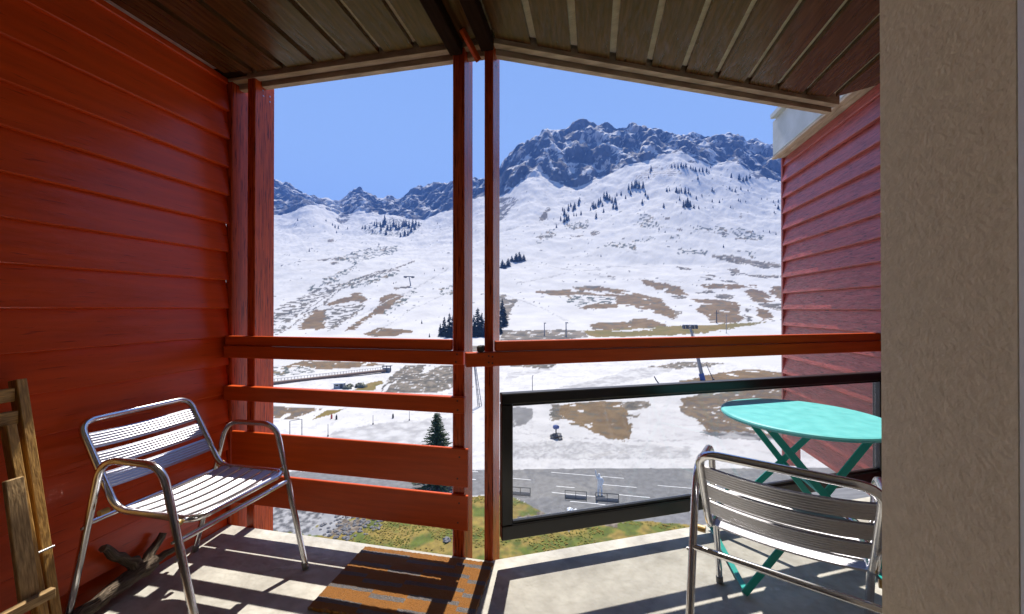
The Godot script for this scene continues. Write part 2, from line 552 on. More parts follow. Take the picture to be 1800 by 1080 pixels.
func build_room() -> void:
	# the house wall and the room behind the camera
	var pw := thing("stucco_pier", Vector3.ZERO, 0.0, "rough beige rendered pier filling the right edge of the view", "wall")
	put("pier", prism(PackedVector2Array([Vector2(0.585, -0.68), Vector2(0.585, -0.944), Vector2(0.591, -0.95), Vector2(2.3, -0.95), Vector2(2.3, -0.68)]), 0.0, 2.488), mat.stucco, pw)
	var lt := tag(put("lintel", box(Vector3(2.93, 0.11, 0.26), 0.004), mat.stucco, null, Transform3D(Basis(), Vector3(-0.885, 2.433, -0.81))), "rendered lintel over the balcony doorway", "lintel")
	lt.set_meta("kind", "structure")
	var df := thing("door_frame", Vector3(0.617, 0, -0.635), 0.0, "pale grey door frame at the inner edge of the rendered pier", "door frame")
	put("jamb", box(Vector3(0.06, 2.15, 0.07), 0.004), mat.frame_grey, df, Transform3D(Basis(), Vector3(-0.012, 1.075, 0.0)))
	put("sash_edge", box(Vector3(0.05, 2.10, 0.05), 0.004), mat.frame_grey, df, Transform3D(Basis(), Vector3(0.0, 1.06, 0.066)))
	var room := structure("room")
	put("room_floor", box(Vector3(4.7, 0.1, 3.6), 0.002), mat.parquet, room, Transform3D(Basis(), Vector3(-0.05, -0.055, 1.13)))
	put("room_ceiling", box(Vector3(4.7, 0.1, 3.6), 0.002), mat.white_wall, room, Transform3D(Basis(), Vector3(-0.05, 2.55, 1.13)))
	put("room_wall", box(Vector3(0.1, 2.6, 3.3), 0.002), mat.white_wall, room, Transform3D(Basis(), Vector3(-2.35, 1.25, 1.25)))
	put("room_wall", box(Vector3(0.1, 2.6, 3.6), 0.002), mat.white_wall, room, Transform3D(Basis(), Vector3(2.3, 1.25, 1.13)))
	put("room_wall", box(Vector3(4.7, 2.6, 0.1), 0.002), mat.white_wall, room, Transform3D(Basis(), Vector3(-0.05, 1.25, 2.95)))

func nail(parent: MeshInstance3D, p: Vector3, n: Vector3, m: Material) -> void:
	var st := begin()
	add_tube(st, pv([p - n * 0.004, p + n * 0.0015]), 0.0045, 7)
	sub(parent, "screw", st.commit(), m)

func build_railings() -> void:
	var lw := thing("wooden_railing", Vector3.ZERO, 0.0, "orange red wooden railing of wide boards and tall posts at the bent front", "railing")
	# posts: planks set edge on to the view, fixed to the outer edge of the slab
	var posts := []
	for x in [[-1.992, 0.04, 2.47], [-1.845, 0.05, 2.484], [-0.642, 0.060, 2.484], [-0.4895, 0.043, 2.484]]:
		var dep: float = 0.135
		posts.append(put("post", box(Vector3(x[1], x[2] + 0.15, dep), 0.004), mat.red_post, lw, Transform3D(Basis(), Vector3(x[0], (x[2] - 0.15) * 0.5, -1.785 - dep * 0.5))))
	var x0 := -1.985
	for r in [["handrail", 0.999, 1.051, -0.668, 0.026], ["rail", 0.932, 0.997, -0.603, 0.036], ["rail", 0.700, 0.778, -0.600, 0.034], ["board", 0.343, 0.528, -0.588, 0.017], ["board", 0.136, 0.304, -0.588, 0.017]]:
		var xs := x0 if r[0] != "board" else -1.95
		var w: float = r[3] - xs
		var m := box(Vector3(w, r[2] - r[1], r[4]), 0.003)
		var rail := put(r[0], m, mat.red_rail, lw, Transform3D(Basis(), Vector3(xs + w * 0.5, (r[1] + r[2]) * 0.5, -1.7835 + r[4] * 0.5)))
		if r[0] != "handrail":
			for f in [0.22, 0.78]:
				nail(rail, Vector3(-0.635 + rng.randf_range(-0.006, 0.006), lerpf(r[1], r[2], f), -1.7835 + r[4]), Vector3(0, 0, 1), mat.rust)
	for y in [2.43, 2.40]:
		nail(posts[1], Vector3(-1.820, y, -1.83 - rng.randf() * 0.02), Vector3(1, 0, 0), mat.bolt)
		nail(posts[1], Vector3(-1.820, y - 0.01, -1.885), Vector3(1, 0, 0), mat.bolt)
		nail(posts[3], Vector3(-0.468, y, -1.85), Vector3(1, 0, 0), mat.bolt)
	# handrail of the right front
	var rw := thing("wooden_handrail", Vector3.ZERO, 0.0, "orange red wooden handrail above the black framed glass panel", "handrail")
	for r2 in [["cap", 0.999, 1.047, 0.034], ["face_board", 0.931, 0.997, 0.042]]:
		var a := on_right(-0.135, 0.002 + r2[3] * 0.5, (r2[1] + r2[2]) * 0.5)
		if r2[0] == "cap": a = on_right(0.005, 0.002 + r2[3] * 0.5, (r2[1] + r2[2]) * 0.5)
		var b := on_right(2.52, 0.002 + r2[3] * 0.5, (r2[1] + r2[2]) * 0.5)
		var piece := put(r2[0], box(Vector3(a.distance_to(b), r2[2] - r2[1], r2[3]), 0.003), mat.red_rail, rw, span(a, b))
		if r2[0] == "face_board":
			for y in [0.95, 0.98]:
				nail(piece, on_right(-0.03, 0.0445, y), Vector3(0.448, 0, 0.894), mat.rust)
				nail(piece, on_right(-0.012, 0.0445, y - 0.004), Vector3(0.448, 0, 0.894), mat.rust)
	put("end_bracket", box(Vector3(0.03, 0.03, 0.045), 0.006), mat.dark_pad, rw, Transform3D(Basis(), on_right(-0.062, 0.018, 1.013)))
	# black framed glass panel under it
	var gp := thing("glass_panel", Vector3.ZERO, 0.0, "black framed clear glass balustrade panel below the handrail", "balustrade")
	var t0 := 0.030
	var t1 := 2.515
	for f in [[0.118, 0.186], [0.752, 0.802]]:
		var c0 := on_right(t0, 0.034, (f[0] + f[1]) * 0.5)
		var c1 := on_right(t1, 0.034, (f[0] + f[1]) * 0.5)
		put("frame_bar", box(Vector3(c0.distance_to(c1), f[1] - f[0], 0.048), 0.004), mat.black, gp, span(c0, c1))
	for t in [t0 + 0.027, t1 - 0.027]:
		var yaw := atan2(0.448, 0.894)
		put("frame_bar", box(Vector3(0.054, 0.564, 0.046), 0.004), mat.black, gp, Transform3D(Basis(Vector3.UP, yaw), on_right(t, 0.034, 0.469)))
	for f2 in [[0.186, 0.199], [0.739, 0.752]]:
		var d0 := on_right(t0 + 0.056, 0.036, (f2[0] + f2[1]) * 0.5)
		var d1 := on_right(t1 - 0.056, 0.036, (f2[0] + f2[1]) * 0.5)
		put("glazing_bead", box(Vector3(d0.distance_to(d1), 0.0125, 0.022), 0.002), mat.black, gp, span(d0, d1))
	var g0 := on_right(t0 + 0.058, 0.030, 0.469)
	var g1 := on_right(t1 - 0.058, 0.030, 0.469)
	put("pane", box(Vector3(g0.distance_to(g1), 0.537, 0.006), 0.001), mat.glass, gp, span(g0, g1))


# ------------------------------------------------------------------ furniture
func slat(width: float, depth: float, sag: float, ribs: int, thick := 0.006) -> ArrayMesh:
	# ribbed aluminium slat: x across the chair, z over its width, bowed downwards
	var st := begin()
	var nx := 12
	var nz := ribs * 4
	var top := []
	for i in nx + 1:
		var row := PackedVector3Array()
		var fx := float(i) / nx * 2.0 - 1.0
		for j in nz + 1:
			var fz := float(j) / nz
			var y := -sag * (1.0 - fx * fx)
			y += 0.0016 * cos(fz * ribs * TAU)
			var edge := minf(fz, 1.0 - fz) * depth
			if edge < 0.004: y -= (0.004 - edge) * 0.9
			row.append(Vector3(fx * width * 0.5, y, (fz - 0.5) * depth))
		top.append(row)
	st.set_smooth_group(0)
	for i in nx:
		for j in nz:
			var a: Vector3 = top[i][j]
			var b: Vector3 = top[i + 1][j]
			var c: Vector3 = top[i + 1][j + 1]
			var d: Vector3 = top[i][j + 1]
			for v in [a, b, c, a, c, d]:
				st.set_uv(Vector2(v.x, v.z)); st.add_vertex(v)
			if j == 0 or j == nz - 1:
				var e: Vector3 = a if j == 0 else d
				var g: Vector3 = b if j == 0 else c
				var dn := Vector3(0, -thick, 0)
				st.set_smooth_group(2)
				for v in [e, e + dn, g + dn, e, g + dn, g]:
					st.set_uv(Vector2(v.x, v.z)); st.add_vertex(v)
				st.set_smooth_group(0)
		var dn2 := Vector3(0, -thick, 0)
		st.set_smooth_group(1)
		for j in nz:
			for v in [top[i][j] + dn2, top[i + 1][j + 1] + dn2, top[i + 1][j] + dn2, top[i][j] + dn2, top[i][j + 1] + dn2, top[i + 1][j + 1] + dn2]:
				st.set_uv(Vector2(v.x, v.z)); st.add_vertex(v)
		st.set_smooth_group(0)
	st.generate_normals()
	st.generate_tangents()
	return st.commit()

func make_chair(at: Vector3, turn: float, label: String) -> Node3D:
	# local: x across, +z the way the sitter faces
	var c := thing("aluminium_chair", at, turn, label, "chair", "aluminium armchairs on the balcony")
	for s in [-1.0, 1.0]:
		var side := fillet([Vector3(s * 0.240, 0.012, -0.315), Vector3(s * 0.246, 0.652, -0.132), Vector3(s * 0.246, 0.654, 0.146), Vector3(s * 0.240, 0.012, 0.315)], 0.075, 8)
		var arm := put("arm_and_legs", tube(side, 0.0125, 12), mat.alu, c)
		for z in [-0.315, 0.315]:
			put("foot_cap", tube(pv([Vector3(s * 0.240, 0.0, z * 1.004), Vector3(s * 0.240, 0.030, z * 0.98)]), 0.0142, 10), mat.rubber, arm)
		for p in [Vector3(s * 0.226, 0.452, -0.150), Vector3(s * 0.226, 0.446, 0.185)]:
			put("spacer", tube(pv([p + Vector3(-0.012 * s, 0, 0), p + Vector3(0.016 * s, 0, 0)]), 0.011, 10), mat.amber, c)
		for p in [Vector3(s * 0.258, 0.40, 0.208), Vector3(s * 0.258, 0.34, 0.224), Vector3(s * 0.258, 0.40, -0.205)]:
			put("rivet", tube(pv([p + Vector3(-0.004 * s, 0, 0), p + Vector3(0.003 * s, 0, 0)]), 0.005, 8), mat.bolt, arm)
	var loop := fillet([Vector3(-0.205, 0.452, 0.235), Vector3(-0.205, 0.452, -0.125), Vector3(-0.205, 0.765, -0.315), Vector3(0.205, 0.765, -0.315), Vector3(0.205, 0.452, -0.125), Vector3(0.205, 0.452, 0.235)], 0.055, 8, true)
	put("seat_and_back_frame", tube(loop, 0.0125, 12, true), mat.alu, c)
	put("crossbar", tube(pv([Vector3(-0.243, 0.395, 0.212), Vector3(0.243, 0.395, 0.212)]), 0.0105, 10), mat.alu, c)
	put("crossbar", tube(pv([Vector3(-0.243, 0.412, -0.203), Vector3(0.243, 0.412, -0.203)]), 0.0105, 10), mat.alu, c)
	var ss := slat(0.402, 0.047, 0.014, 4)
	for i in 6:
		var z := -0.082 + i * 0.0585
		put("seat_slat", ss, mat.slat, c, Transform3D(Basis(), Vector3(0, 0.459, z)))
	var bs := slat(0.402, 0.064, 0.022, 6)
	var up := Vector3(0, 0.313, -0.19).normalized()
	for i in 3:
		var t: float = [0.118, 0.200, 0.282][i]
		var p := Vector3(0, 0.452, -0.125) + up * t
		# slat's top face looks forward, its z runs down the back
		var zz := -up
		var xx := Vector3(1, 0, 0)
		var yy := zz.cross(xx)
		put("back_slat", bs, mat.slat, c, Transform3D(Basis(xx, yy, zz), p + yy * 0.004))
	return c

func bar(a: Vector3, b: Vector3, w: float, t: float, face: Vector3, m: Material, called: String, parent: Node) -> MeshInstance3D:
	var x := (b - a).normalized()
	var z := (face - x * face.dot(x)).normalized()
	return put(called, box(Vector3(a.distance_to(b), w, t), 0.002), m, parent, Transform3D(Basis(x, z.cross(x), z), (a + b) * 0.5))

func build_furniture() -> void:
	make_chair(Vector3(-1.615, 0, -1.315), PI / 2, "aluminium armchair with slatted seat standing against the red wall")
	make_chair(Vector3(0.628, 0, -1.465), PI - 0.43, "aluminium armchair seen from behind, pulled up to the turquoise table")
	make_chair(Vector3(1.50, 0, -1.82), -PI / 2 - 0.1, "aluminium armchair mostly hidden behind the pier, beyond the turquoise table")
	# folding table
	var t := thing("folding_table", Vector3(0.945, 0, -2.03), 0.0, "round turquoise metal folding table beside the glass panel", "table")
	var prof := [[0.0, 0.710], [0.318, 0.710], [0.328, 0.707], [0.332, 0.701], [0.330, 0.692], [0.324, 0.690], [0.322, 0.700], [0.0, 0.702]]
	var st := begin()
	st.set_smooth_group(0)
	var seg := 72
	for k in seg:
		var a0 := TAU * k / seg
		var a1 := TAU * (k + 1) / seg
		for i in prof.size() - 1:
			var p0 := Vector3(cos(a0) * prof[i][0], prof[i][1], sin(a0) * prof[i][0])
			var p1 := Vector3(cos(a1) * prof[i][0], prof[i][1], sin(a1) * prof[i][0])
			var q0 := Vector3(cos(a0) * prof[i + 1][0], prof[i + 1][1], sin(a0) * prof[i + 1][0])
			var q1 := Vector3(cos(a1) * prof[i + 1][0], prof[i + 1][1], sin(a1) * prof[i + 1][0])
			st.set_smooth_group(i)
			for v in [p0, q0, q1, p0, q1, p1]:
				st.set_uv(Vector2(v.x, v.z)); st.add_vertex(v)
	st.generate_normals()
	put("table_top", st.commit(), mat.teal, t)
	# two crossing leg frames of flat bar
	var zt := 0.16
	var zf := 0.235
	for s in [-1.0, 1.0]:
		var la := bar(Vector3(-0.21, 0.695, s * zt), Vector3(0.31, 0.012, s * zf), 0.030, 0.008, Vector3(0, 0, 1), mat.teal_leg, "leg", t)
		var lb := bar(Vector3(0.21, 0.695, s * (zt - 0.014)), Vector3(-0.33, 0.012, s * (zf + 0.014)), 0.030, 0.008, Vector3(0, 0, 1), mat.teal_leg, "leg", t)
		for p in [Vector3(-0.20, 0.672, s * zt), Vector3(0.20, 0.672, s * (zt - 0.014)), Vector3(0.005, 0.412, s * 0.188)]:
			sub(lb if p.x > 0.1 else la, "bolt", tube(pv([p - Vector3(0, 0, 0.008), p + Vector3(0, 0, 0.008)]), 0.006, 8), mat.bolt)
	bar(Vector3(0.30, 0.018, -zf), Vector3(0.30, 0.018, zf), 0.024, 0.006, Vector3(0, 1, 0), mat.teal_leg, "foot_bar", t)
	bar(Vector3(-0.32, 0.018, -zf), Vector3(-0.32, 0.018, zf), 0.024, 0.006, Vector3(0, 1, 0), mat.teal_leg, "foot_bar", t)
	bar(Vector3(-0.21, 0.688, -zt - 0.02), Vector3(-0.21, 0.688, zt + 0.02), 0.022, 0.008, Vector3(0, 1, 0), mat.teal_leg, "crosspiece", t)
	bar(Vector3(0.21, 0.688, -zt - 0.02), Vector3(0.21, 0.688, zt + 0.02), 0.022, 0.008, Vector3(0, 1, 0), mat.teal_leg, "crosspiece", t)
	bar(Vector3(0.005, 0.412, -0.19), Vector3(0.005, 0.412, 0.19), 0.012, 0.012, Vector3(0, 1, 0), mat.teal_leg, "pivot_rod", t)
	build_mat()
	build_driftwood()
	build_folded_chair()

func build_mat() -> void:
	# coir with broken rows of grey fibre
	var w := 640
	var h := 400
	var im := Image.create(w, h, false, Image.FORMAT_RGB8)
	var fib := FastNoiseLite.new()
	fib.seed = 5; fib.frequency = 0.35; fib.fractal_octaves = 2
	var wav := FastNoiseLite.new()
	wav.seed = 9; wav.frequency = 0.03
	var rows := []
	var y := 26
	var r2 := RandomNumberGenerator.new()
	r2.seed = 4
	while y < h - 14:
		var x := -r2.randi_range(0, 120)
		var step := 0
		while x < w:
			var l := r2.randi_range(130, 330)
			rows.append([x, x + l, y + (step % 2) * 26 + r2.randi_range(-3, 3), r2.randi_range(19, 24)])
			x += l
			step += 1
		y += 78
	var stripe := PackedByteArray()
	stripe.resize(w * h)
	for q in rows:
		for yy in range(q[2], q[2] + q[3]):
			for xx in range(maxi(q[0], 0), mini(q[1], w)):
				var y2: int = yy + int(wav.get_noise_2d(xx, yy) * 4.0)
				if y2 >= 0 and y2 < h: stripe[y2 * w + xx] = 1
	for yy in h:
		for xx in w:
			var n := fib.get_noise_2d(xx, yy)
			var c := lin(0.21, 0.078, 0.008).lerp(lin(0.40, 0.165, 0.020), clampf(n + 0.5, 0, 1))
			if n < -0.45: c = lin(0.22, 0.09, 0.02)
			if stripe[yy * w + xx]:
				c = lin(0.06, 0.06, 0.065) if n < 0.05 else lin(0.28, 0.27, 0.28)
			im.set_pixel(xx, yy, c)
	var m := plain(Color.WHITE, 0.95)
	m.albedo_texture = ImageTexture.create_from_image(im)
	m.normal_enabled = true
	m.normal_texture = bump(noise_image(91, 0.25, 512, 2), 8.0)
	m.rim_enabled = true
	m.rim = 0.2
	# slightly uneven slab with ragged edges
	var st := begin()
	st.set_smooth_group(0)
	var nx := 66
	var nz := 40
	var un := FastNoiseLite.new()
	un.seed = 3; un.frequency = 2.0
	var g := []
	for i in nx + 1:
		var row := PackedVector3Array()
		for j in nz + 1:
			var x := -0.33 + 0.66 * i / nx
			var z := -0.20 + 0.40 * j / nz
			var yv := 0.013 + un.get_noise_2d(x * 4, z * 4) * 0.0015 + rng.randf_range(-0.0012, 0.0012)
			if i == 0 or i == nx: x += rng.randf_range(-0.002, 0.002)
			if j == 0 or j == nz: z += rng.randf_range(-0.002, 0.002)
			row.append(Vector3(x, yv, z))
		g.append(row)
	for i in nx:
		for j in nz:
			var ii := [[i, j], [i + 1, j], [i + 1, j + 1], [i, j], [i + 1, j + 1], [i, j + 1]]
			for k in ii:
				st.set_uv(Vector2(float(k[0]) / nx, float(k[1]) / nz)); st.add_vertex(g[k[0]][k[1]])
	var rim := []
	for i in nx: rim.append([g[i][0], g[i + 1][0], Vector2(float(i) / nx, 0.01)])
	for j in nz: rim.append([g[nx][j], g[nx][j + 1], Vector2(0.99, float(j) / nz)])
	for i in nx: rim.append([g[nx - i][nz], g[nx - i - 1][nz], Vector2(1.0 - float(i) / nx, 0.99)])
	for j in nz: rim.append([g[0][nz - j], g[0][nz - j - 1], Vector2(0.01, 1.0 - float(j) / nz)])
	st.set_smooth_group(1)
	for e in rim:
		var a: Vector3 = e[0]
		var b: Vector3 = e[1]
		var a2 := Vector3(a.x, 0.0005, a.z)
		var b2 := Vector3(b.x, 0.0005, b.z)
		for v in [a, a2, b2, a, b2, b]:
			st.set_uv(e[2]); st.add_vertex(v)
	st.generate_normals()
	st.generate_tangents()
	var o := put("doormat", st.commit(), m, null, Transform3D(Basis(Vector3.UP, 0.012), Vector3(-0.785, 0.0, -1.548)))
	tag(o, "orange brown coir doormat with broken grey stripes on the floor", "doormat")

func crooked(a: Vector3, b: Vector3, n: int, amp: float) -> PackedVector3Array:
	var o := PackedVector3Array()
	for i in n + 1:
		var t := float(i) / n
		var p := a.lerp(b, t)
		if i > 0 and i < n: p += Vector3(rng.randf_range(-amp, amp), rng.randf_range(-amp * 0.5, amp), rng.randf_range(-amp, amp))
		o.append(p)
	return o

func taper(a: float, b: float, n: int) -> PackedFloat32Array:
	var o := PackedFloat32Array()
	for i in n + 1: o.append(lerpf(a, b, float(i) / n) * rng.randf_range(0.88, 1.1))
	return o

func build_driftwood() -> void:
	var d := thing("driftwood_branch", Vector3.ZERO, 0.0, "gnarled grey driftwood branch lying along the foot of the red wall", "branch")
	put("stem", tube(crooked(Vector3(-1.90, 0.028, -0.98), Vector3(-1.925, 0.075, -1.36), 12, 0.008), taper(0.018, 0.034, 12), 12, false, 0.3), mat.bark, d)
	put("fork", tube(crooked(Vector3(-1.925, 0.075, -1.33), Vector3(-1.945, 0.165, -1.42), 6, 0.006), taper(0.022, 0.014, 6), 10, false, 0.3), mat.bark, d)
	put("fork", tube(crooked(Vector3(-1.925, 0.075, -1.32), Vector3(-1.955, 0.225, -1.20), 8, 0.008), taper(0.024, 0.015, 8), 10, false, 0.3), mat.bark, d)
	put("fork", tube(crooked(Vector3(-1.92, 0.07, -1.34), Vector3(-1.90, 0.085, -1.45), 5, 0.005), taper(0.022, 0.010, 5), 10, false, 0.3), mat.bark, d)

func build_folded_chair() -> void:
	# folded wooden chair leaning on the wall at the edge of the view
	var c := thing("folded_wooden_chair", Vector3.ZERO, 0.0, "folded old wooden slat chair leaning against the red wall", "chair")
	var top := Vector3(-1.945, 0.955, -0.955)
	var foot := Vector3(-1.76, 0.012, -0.965)
	var dir := (foot - top).normalized()
	var wall := Vector3(1, 0, 0)
	for z in [0.0, 0.40]:
		bar(top + Vector3(0, 0, z), foot + Vector3(0, 0, z), 0.026, 0.045, wall, mat.old_wood, "frame_rail", c)
		bar(top + Vector3(0.05, -0.14, z + (0.045 if z < 0.1 else -0.045)), foot + Vector3(0.03, 0.06, z + (0.045 if z < 0.1 else -0.045)), 0.024, 0.036, wall, mat.old_wood, "inner_rail", c)
	for s in [[0.05, 0.04], [0.13, 0.04], [0.86, 0.05]]:
		var p: Vector3 = top.lerp(foot, s[0])
		bar(p + Vector3(0.004, 0, 0.016), p + Vector3(0.004, 0, 0.384), 0.045, s[1] * 0.5, wall, mat.old_wood, "back_slat", c)
	for i in 4:
		var p2: Vector3 = top.lerp(foot, 0.36) + Vector3(0.062, 0.04, 0.075 + i * 0.085)
		var p3: Vector3 = top.lerp(foot, 0.74) + Vector3(0.062, 0.0, 0.075 + i * 0.085)
		bar(p2, p3, 0.042, 0.018, wall, mat.grey_wood, "seat_slat", c)
	var q: Vector3 = top.lerp(foot, 0.72) + Vector3(0.085, 0.0, 0.03)
	bar(q, q + Vector3(0, 0, 0.34), 0.030, 0.022, wall, mat.grey_wood, "seat_bearer", c)
	var q2: Vector3 = top.lerp(foot, 0.60) + Vector3(0.03, 0.0, -0.014)
	put("hinge_pin", tube(pv([q2, q2 + Vector3(0, 0, 0.09)]), 0.004, 8), mat.bolt, c)


# ------------------------------------------------------------------ land
const SNOW := 0; const TURF := 1; const OCHRE := 2; const SPECKS := 3; const THICK_SPECKS := 4; const GRAVEL := 5
const BRUSH := 6; const DIRTY := 7; const LAWN := 8; const ROCK := 9; const CLEAN := 10; const PATH := 11; const STONES := 12
const SOIL := 13; const SCRUB := 14; const SPUR := 15; const TERRACE := 16

var nz_big := FastNoiseLite.new()
var nz_mid := FastNoiseLite.new()
var nz_fine := FastNoiseLite.new()
var nz_ridge := FastNoiseLite.new()
var nz_crag := FastNoiseLite.new()

func set_noise(n: FastNoiseLite, sd: int, freq: float, octaves: int, ridged := false) -> void:
	n.seed = sd
	n.noise_type = FastNoiseLite.TYPE_SIMPLEX_SMOOTH
	n.frequency = freq
	n.fractal_octaves = octaves
	n.fractal_type = FastNoiseLite.FRACTAL_RIDGED if ridged else FastNoiseLite.FRACTAL_FBM

var net_az := PackedFloat32Array()
const ROWS := 18

func net_at(az: float) -> PackedVector2Array:
	# profile of the land (range, height) along one bearing
	var c := net_az.size()
	var i := clampi(net_az.bsearch(az) - 1, 0, c - 2)
	var t := clampf((az - net_az[i]) / (net_az[i + 1] - net_az[i]), 0.0, 1.0)
	var o := PackedVector2Array()
	for k in ROWS:
		var a: int = (i * ROWS + k) * 2
		var b: int = a + ROWS * 2
		o.append(Vector2(lerpf(NET[a], NET[b], t), lerpf(NET[a + 1], NET[b + 1], t)))
	return o

func relief(x: float, z: float, r: float, s: float) -> float:
	if s < 2.6: return nz_fine.get_noise_2d(x * 9.0, z * 9.0) * 0.10 * clampf(2.4 - s, 0.0, 1.0)
	var w := clampf((s - 6.5) / 3.0, 0.0, 1.0)
	var d := nz_mid.get_noise_2d(x * 2.0, z * 2.0) * 0.35 * clampf((s - 3.1) * 2.0, 0.0, 1.0) * (1.0 - w)
	if w > 0.0:
		var soft := 1.0 - 0.8 * clampf((s - 13.8) / 0.6, 0.0, 1.0)
		d += w * (nz_big.get_noise_2d(x, z) * r * 0.0115 * (0.15 + 0.85 * soft) * lerpf(0.2, 1.0, clampf((s - 9.5) / 3.0, 0.0, 1.0)) + nz_mid.get_noise_2d(x, z) * r * 0.0046 * soft * lerpf(0.4, 1.0, clampf((s - 9.5) / 3.0, 0.0, 1.0)))
		d += w * nz_fine.get_noise_2d(x, z) * r * 0.0012 * soft
	if s > 13.6:
		var c := clampf((s - 13.6) / 1.4, 0.0, 1.0)
		d += c * (nz_ridge.get_noise_2d(x * 1.2, z * 1.2) * 4.0 + nz_crag.get_noise_2d(x * 1.6, z * 1.6) * 9.0)
	return d

func ground_height(x: float, z: float) -> float:
	var r := Vector2(x, z).length()
	var p := net_at(rad_to_deg(atan2(x, -z)))
	for k in ROWS - 1:
		if r <= p[k + 1].x:
			var t := clampf((r - p[k].x) / (p[k + 1].x - p[k].x), 0.0, 1.0)
			return lerpf(p[k].y, p[k + 1].y, t) + relief(x, z, r, k + t)
	return p[ROWS - 2].y

func build_terrain() -> void:
	set_noise(nz_big, 3, 1.0 / 330.0, 3)
	set_noise(nz_mid, 8, 1.0 / 70.0, 4)
	set_noise(nz_fine, 15, 1.0 / 16.0, 4)
	set_noise(nz_ridge, 21, 1.0 / 150.0, 3, true)
	set_noise(nz_crag, 34, 1.0 / 150.0, 2)
	for a in NET_AZ: net_az.append(a)
	var azs := PackedFloat32Array()
	var a0 := -62.8
	while a0 < -47.0:
		azs.append(a0); a0 += 0.7
	while a0 < 27.0:
		azs.append(a0); a0 += 0.125
	while a0 < 43.9:
		azs.append(a0); a0 += 0.7
	var ss := PackedFloat32Array()
	var steps := [4, 64, 44, 40, 30, 34, 26, 20, 28, 30, 36, 34, 34, 34, 46, 46, 6]
	for k in steps.size():
		for i in steps[k]: ss.append(k + float(i) / steps[k])
	ss.append(17.0)
	var nc := azs.size()
	var nr := ss.size()
	var pos := PackedVector3Array(); pos.resize(nc * nr)
	var flat := PackedVector2Array(); flat.resize(nc * nr)
	for c in nc:
		var az := deg_to_rad(azs[c])
		var prof := net_at(azs[c])
		var dir := Vector2(sin(az), -cos(az))
		for k in nr:
			var s := ss[k]
			var i := mini(int(s), ROWS - 2)
			var q := prof[i].lerp(prof[i + 1], s - i)
			var x := dir.x * q.x
			var z := dir.y * q.x
			var y := q.y + relief(x, z, q.x, s)
			if s > 14.0 and s < 16.2:
				# strata: walls and ledges
				var band := 62.0
				var lay := (y + nz_mid.get_noise_2d(x * 0.7, z * 0.7) * 60.0) / band
				var fr := lay - floorf(lay)
				y += (smoothstep(0.15, 0.85, fr) - fr) * band * 0.55 * minf(1.0, minf((s - 14.0) * 3.0, (16.2 - s) * 4.0))
			flat[c * nr + k] = Vector2(x, z)
			var push := 0.0
			if s > 13.8 and s < 16.5:
				# buttresses and gullies in the crags
				push = (nz_crag.get_noise_3d(x * 1.3, y * 0.4, z * 1.3) * 80.0 + nz_crag.get_noise_3d(x * 3.0, y * 1.6, z * 3.0) * 22.0) * clampf((s - 13.8) * 1.6, 0.0, 1.0) * clampf((16.4 - s) * 1.8, 0.25, 1.0)
			pos[c * nr + k] = Vector3(x - dir.x * push, y, z - dir.y * push)
	# what covers the land, patch by patch
	var cover := PackedByteArray(); cover.resize(nc * nr)
	for c in nc:
		for k in nr:
			if ss[k] > 14.0: cover[c * nr + k] = ROCK
			elif ss[k] < 2.0: cover[c * nr + k] = LAWN
	for p in PATCHES:
		var kind: int = p[0]
		var poly := PackedVector2Array()
		var lo := 999.0; var hi := -999.0; var rlo := 1e9; var rhi := 0.0
		for i in range(1, p.size(), 2):
			var v := Vector2(p[i], p[i + 1])
			poly.append(v)
			var b := rad_to_deg(atan2(v.x, -v.y))
			lo = minf(lo, b); hi = maxf(hi, b)
			rlo = minf(rlo, v.length()); rhi = maxf(rhi, v.length())
		var pad := rlo * 0.012 + 0.4
		var sharp := kind == GRAVEL or kind == LAWN or kind == PATH
		for c in nc:
			if azs[c] < lo - 0.8 or azs[c] > hi + 0.8: continue
			for k in nr:
				var f := flat[c * nr + k]
				var r := f.length()
				if r < rlo - pad * 3.0 or r > rhi + pad * 3.0: continue
				var g := f
				var rn := 8.0 if r < 100.0 else (1.6 if r < 500.0 else 0.8)
				var am := pad * (0.25 if sharp else 1.0)
				g += Vector2(nz_fine.get_noise_2d(f.x * rn, f.y * rn), nz_fine.get_noise_2d(f.x * rn + 500.0, f.y * rn)) * am * Vector2(0.8, 1.1)
				if Geometry2D.is_point_in_polygon(g, poly): cover[c * nr + k] = kind
	var nrm := PackedVector3Array(); nrm.resize(nc * nr)
	for c in nc:
		for k in nr:
			var u := pos[mini(c + 1, nc - 1) * nr + k] - pos[maxi(c - 1, 0) * nr + k]
			var v := pos[c * nr + mini(k + 1, nr - 1)] - pos[c * nr + maxi(k - 1, 0)]
			nrm[c * nr + k] = u.cross(v).normalized()
	var col := PackedColorArray(); col.resize(nc * nr)
	for c in nc:
		for k in nr:
			col[c * nr + k] = cover_colour(cover[c * nr + k], pos[c * nr + k], flat[c * nr + k], ss[k], nrm[c * nr + k])
	var idx := PackedInt32Array(); idx.resize((nc - 1) * (nr - 1) * 6)
	var o := 0
	for c in nc - 1:
		for k in nr - 1:
			var i0 := c * nr + k
			var i1 := i0 + nr
			idx[o] = i0; idx[o + 1] = i0 + 1; idx[o + 2] = i1 + 1
			idx[o + 3] = i0; idx[o + 4] = i1 + 1; idx[o + 5] = i1
			o += 6
	var arr := []
	arr.resize(Mesh.ARRAY_MAX)
	arr[Mesh.ARRAY_VERTEX] = pos
	arr[Mesh.ARRAY_NORMAL] = nrm
	arr[Mesh.ARRAY_COLOR] = col
	arr[Mesh.ARRAY_INDEX] = idx
	var mesh := ArrayMesh.new()
	mesh.add_surface_from_arrays(Mesh.PRIMITIVE_TRIANGLES, arr)
	tag(put("mountain_terrain", mesh, mat.ground), "", "", "", "structure")
	# tufts on the lawn below the balcony
	var blade := begin()
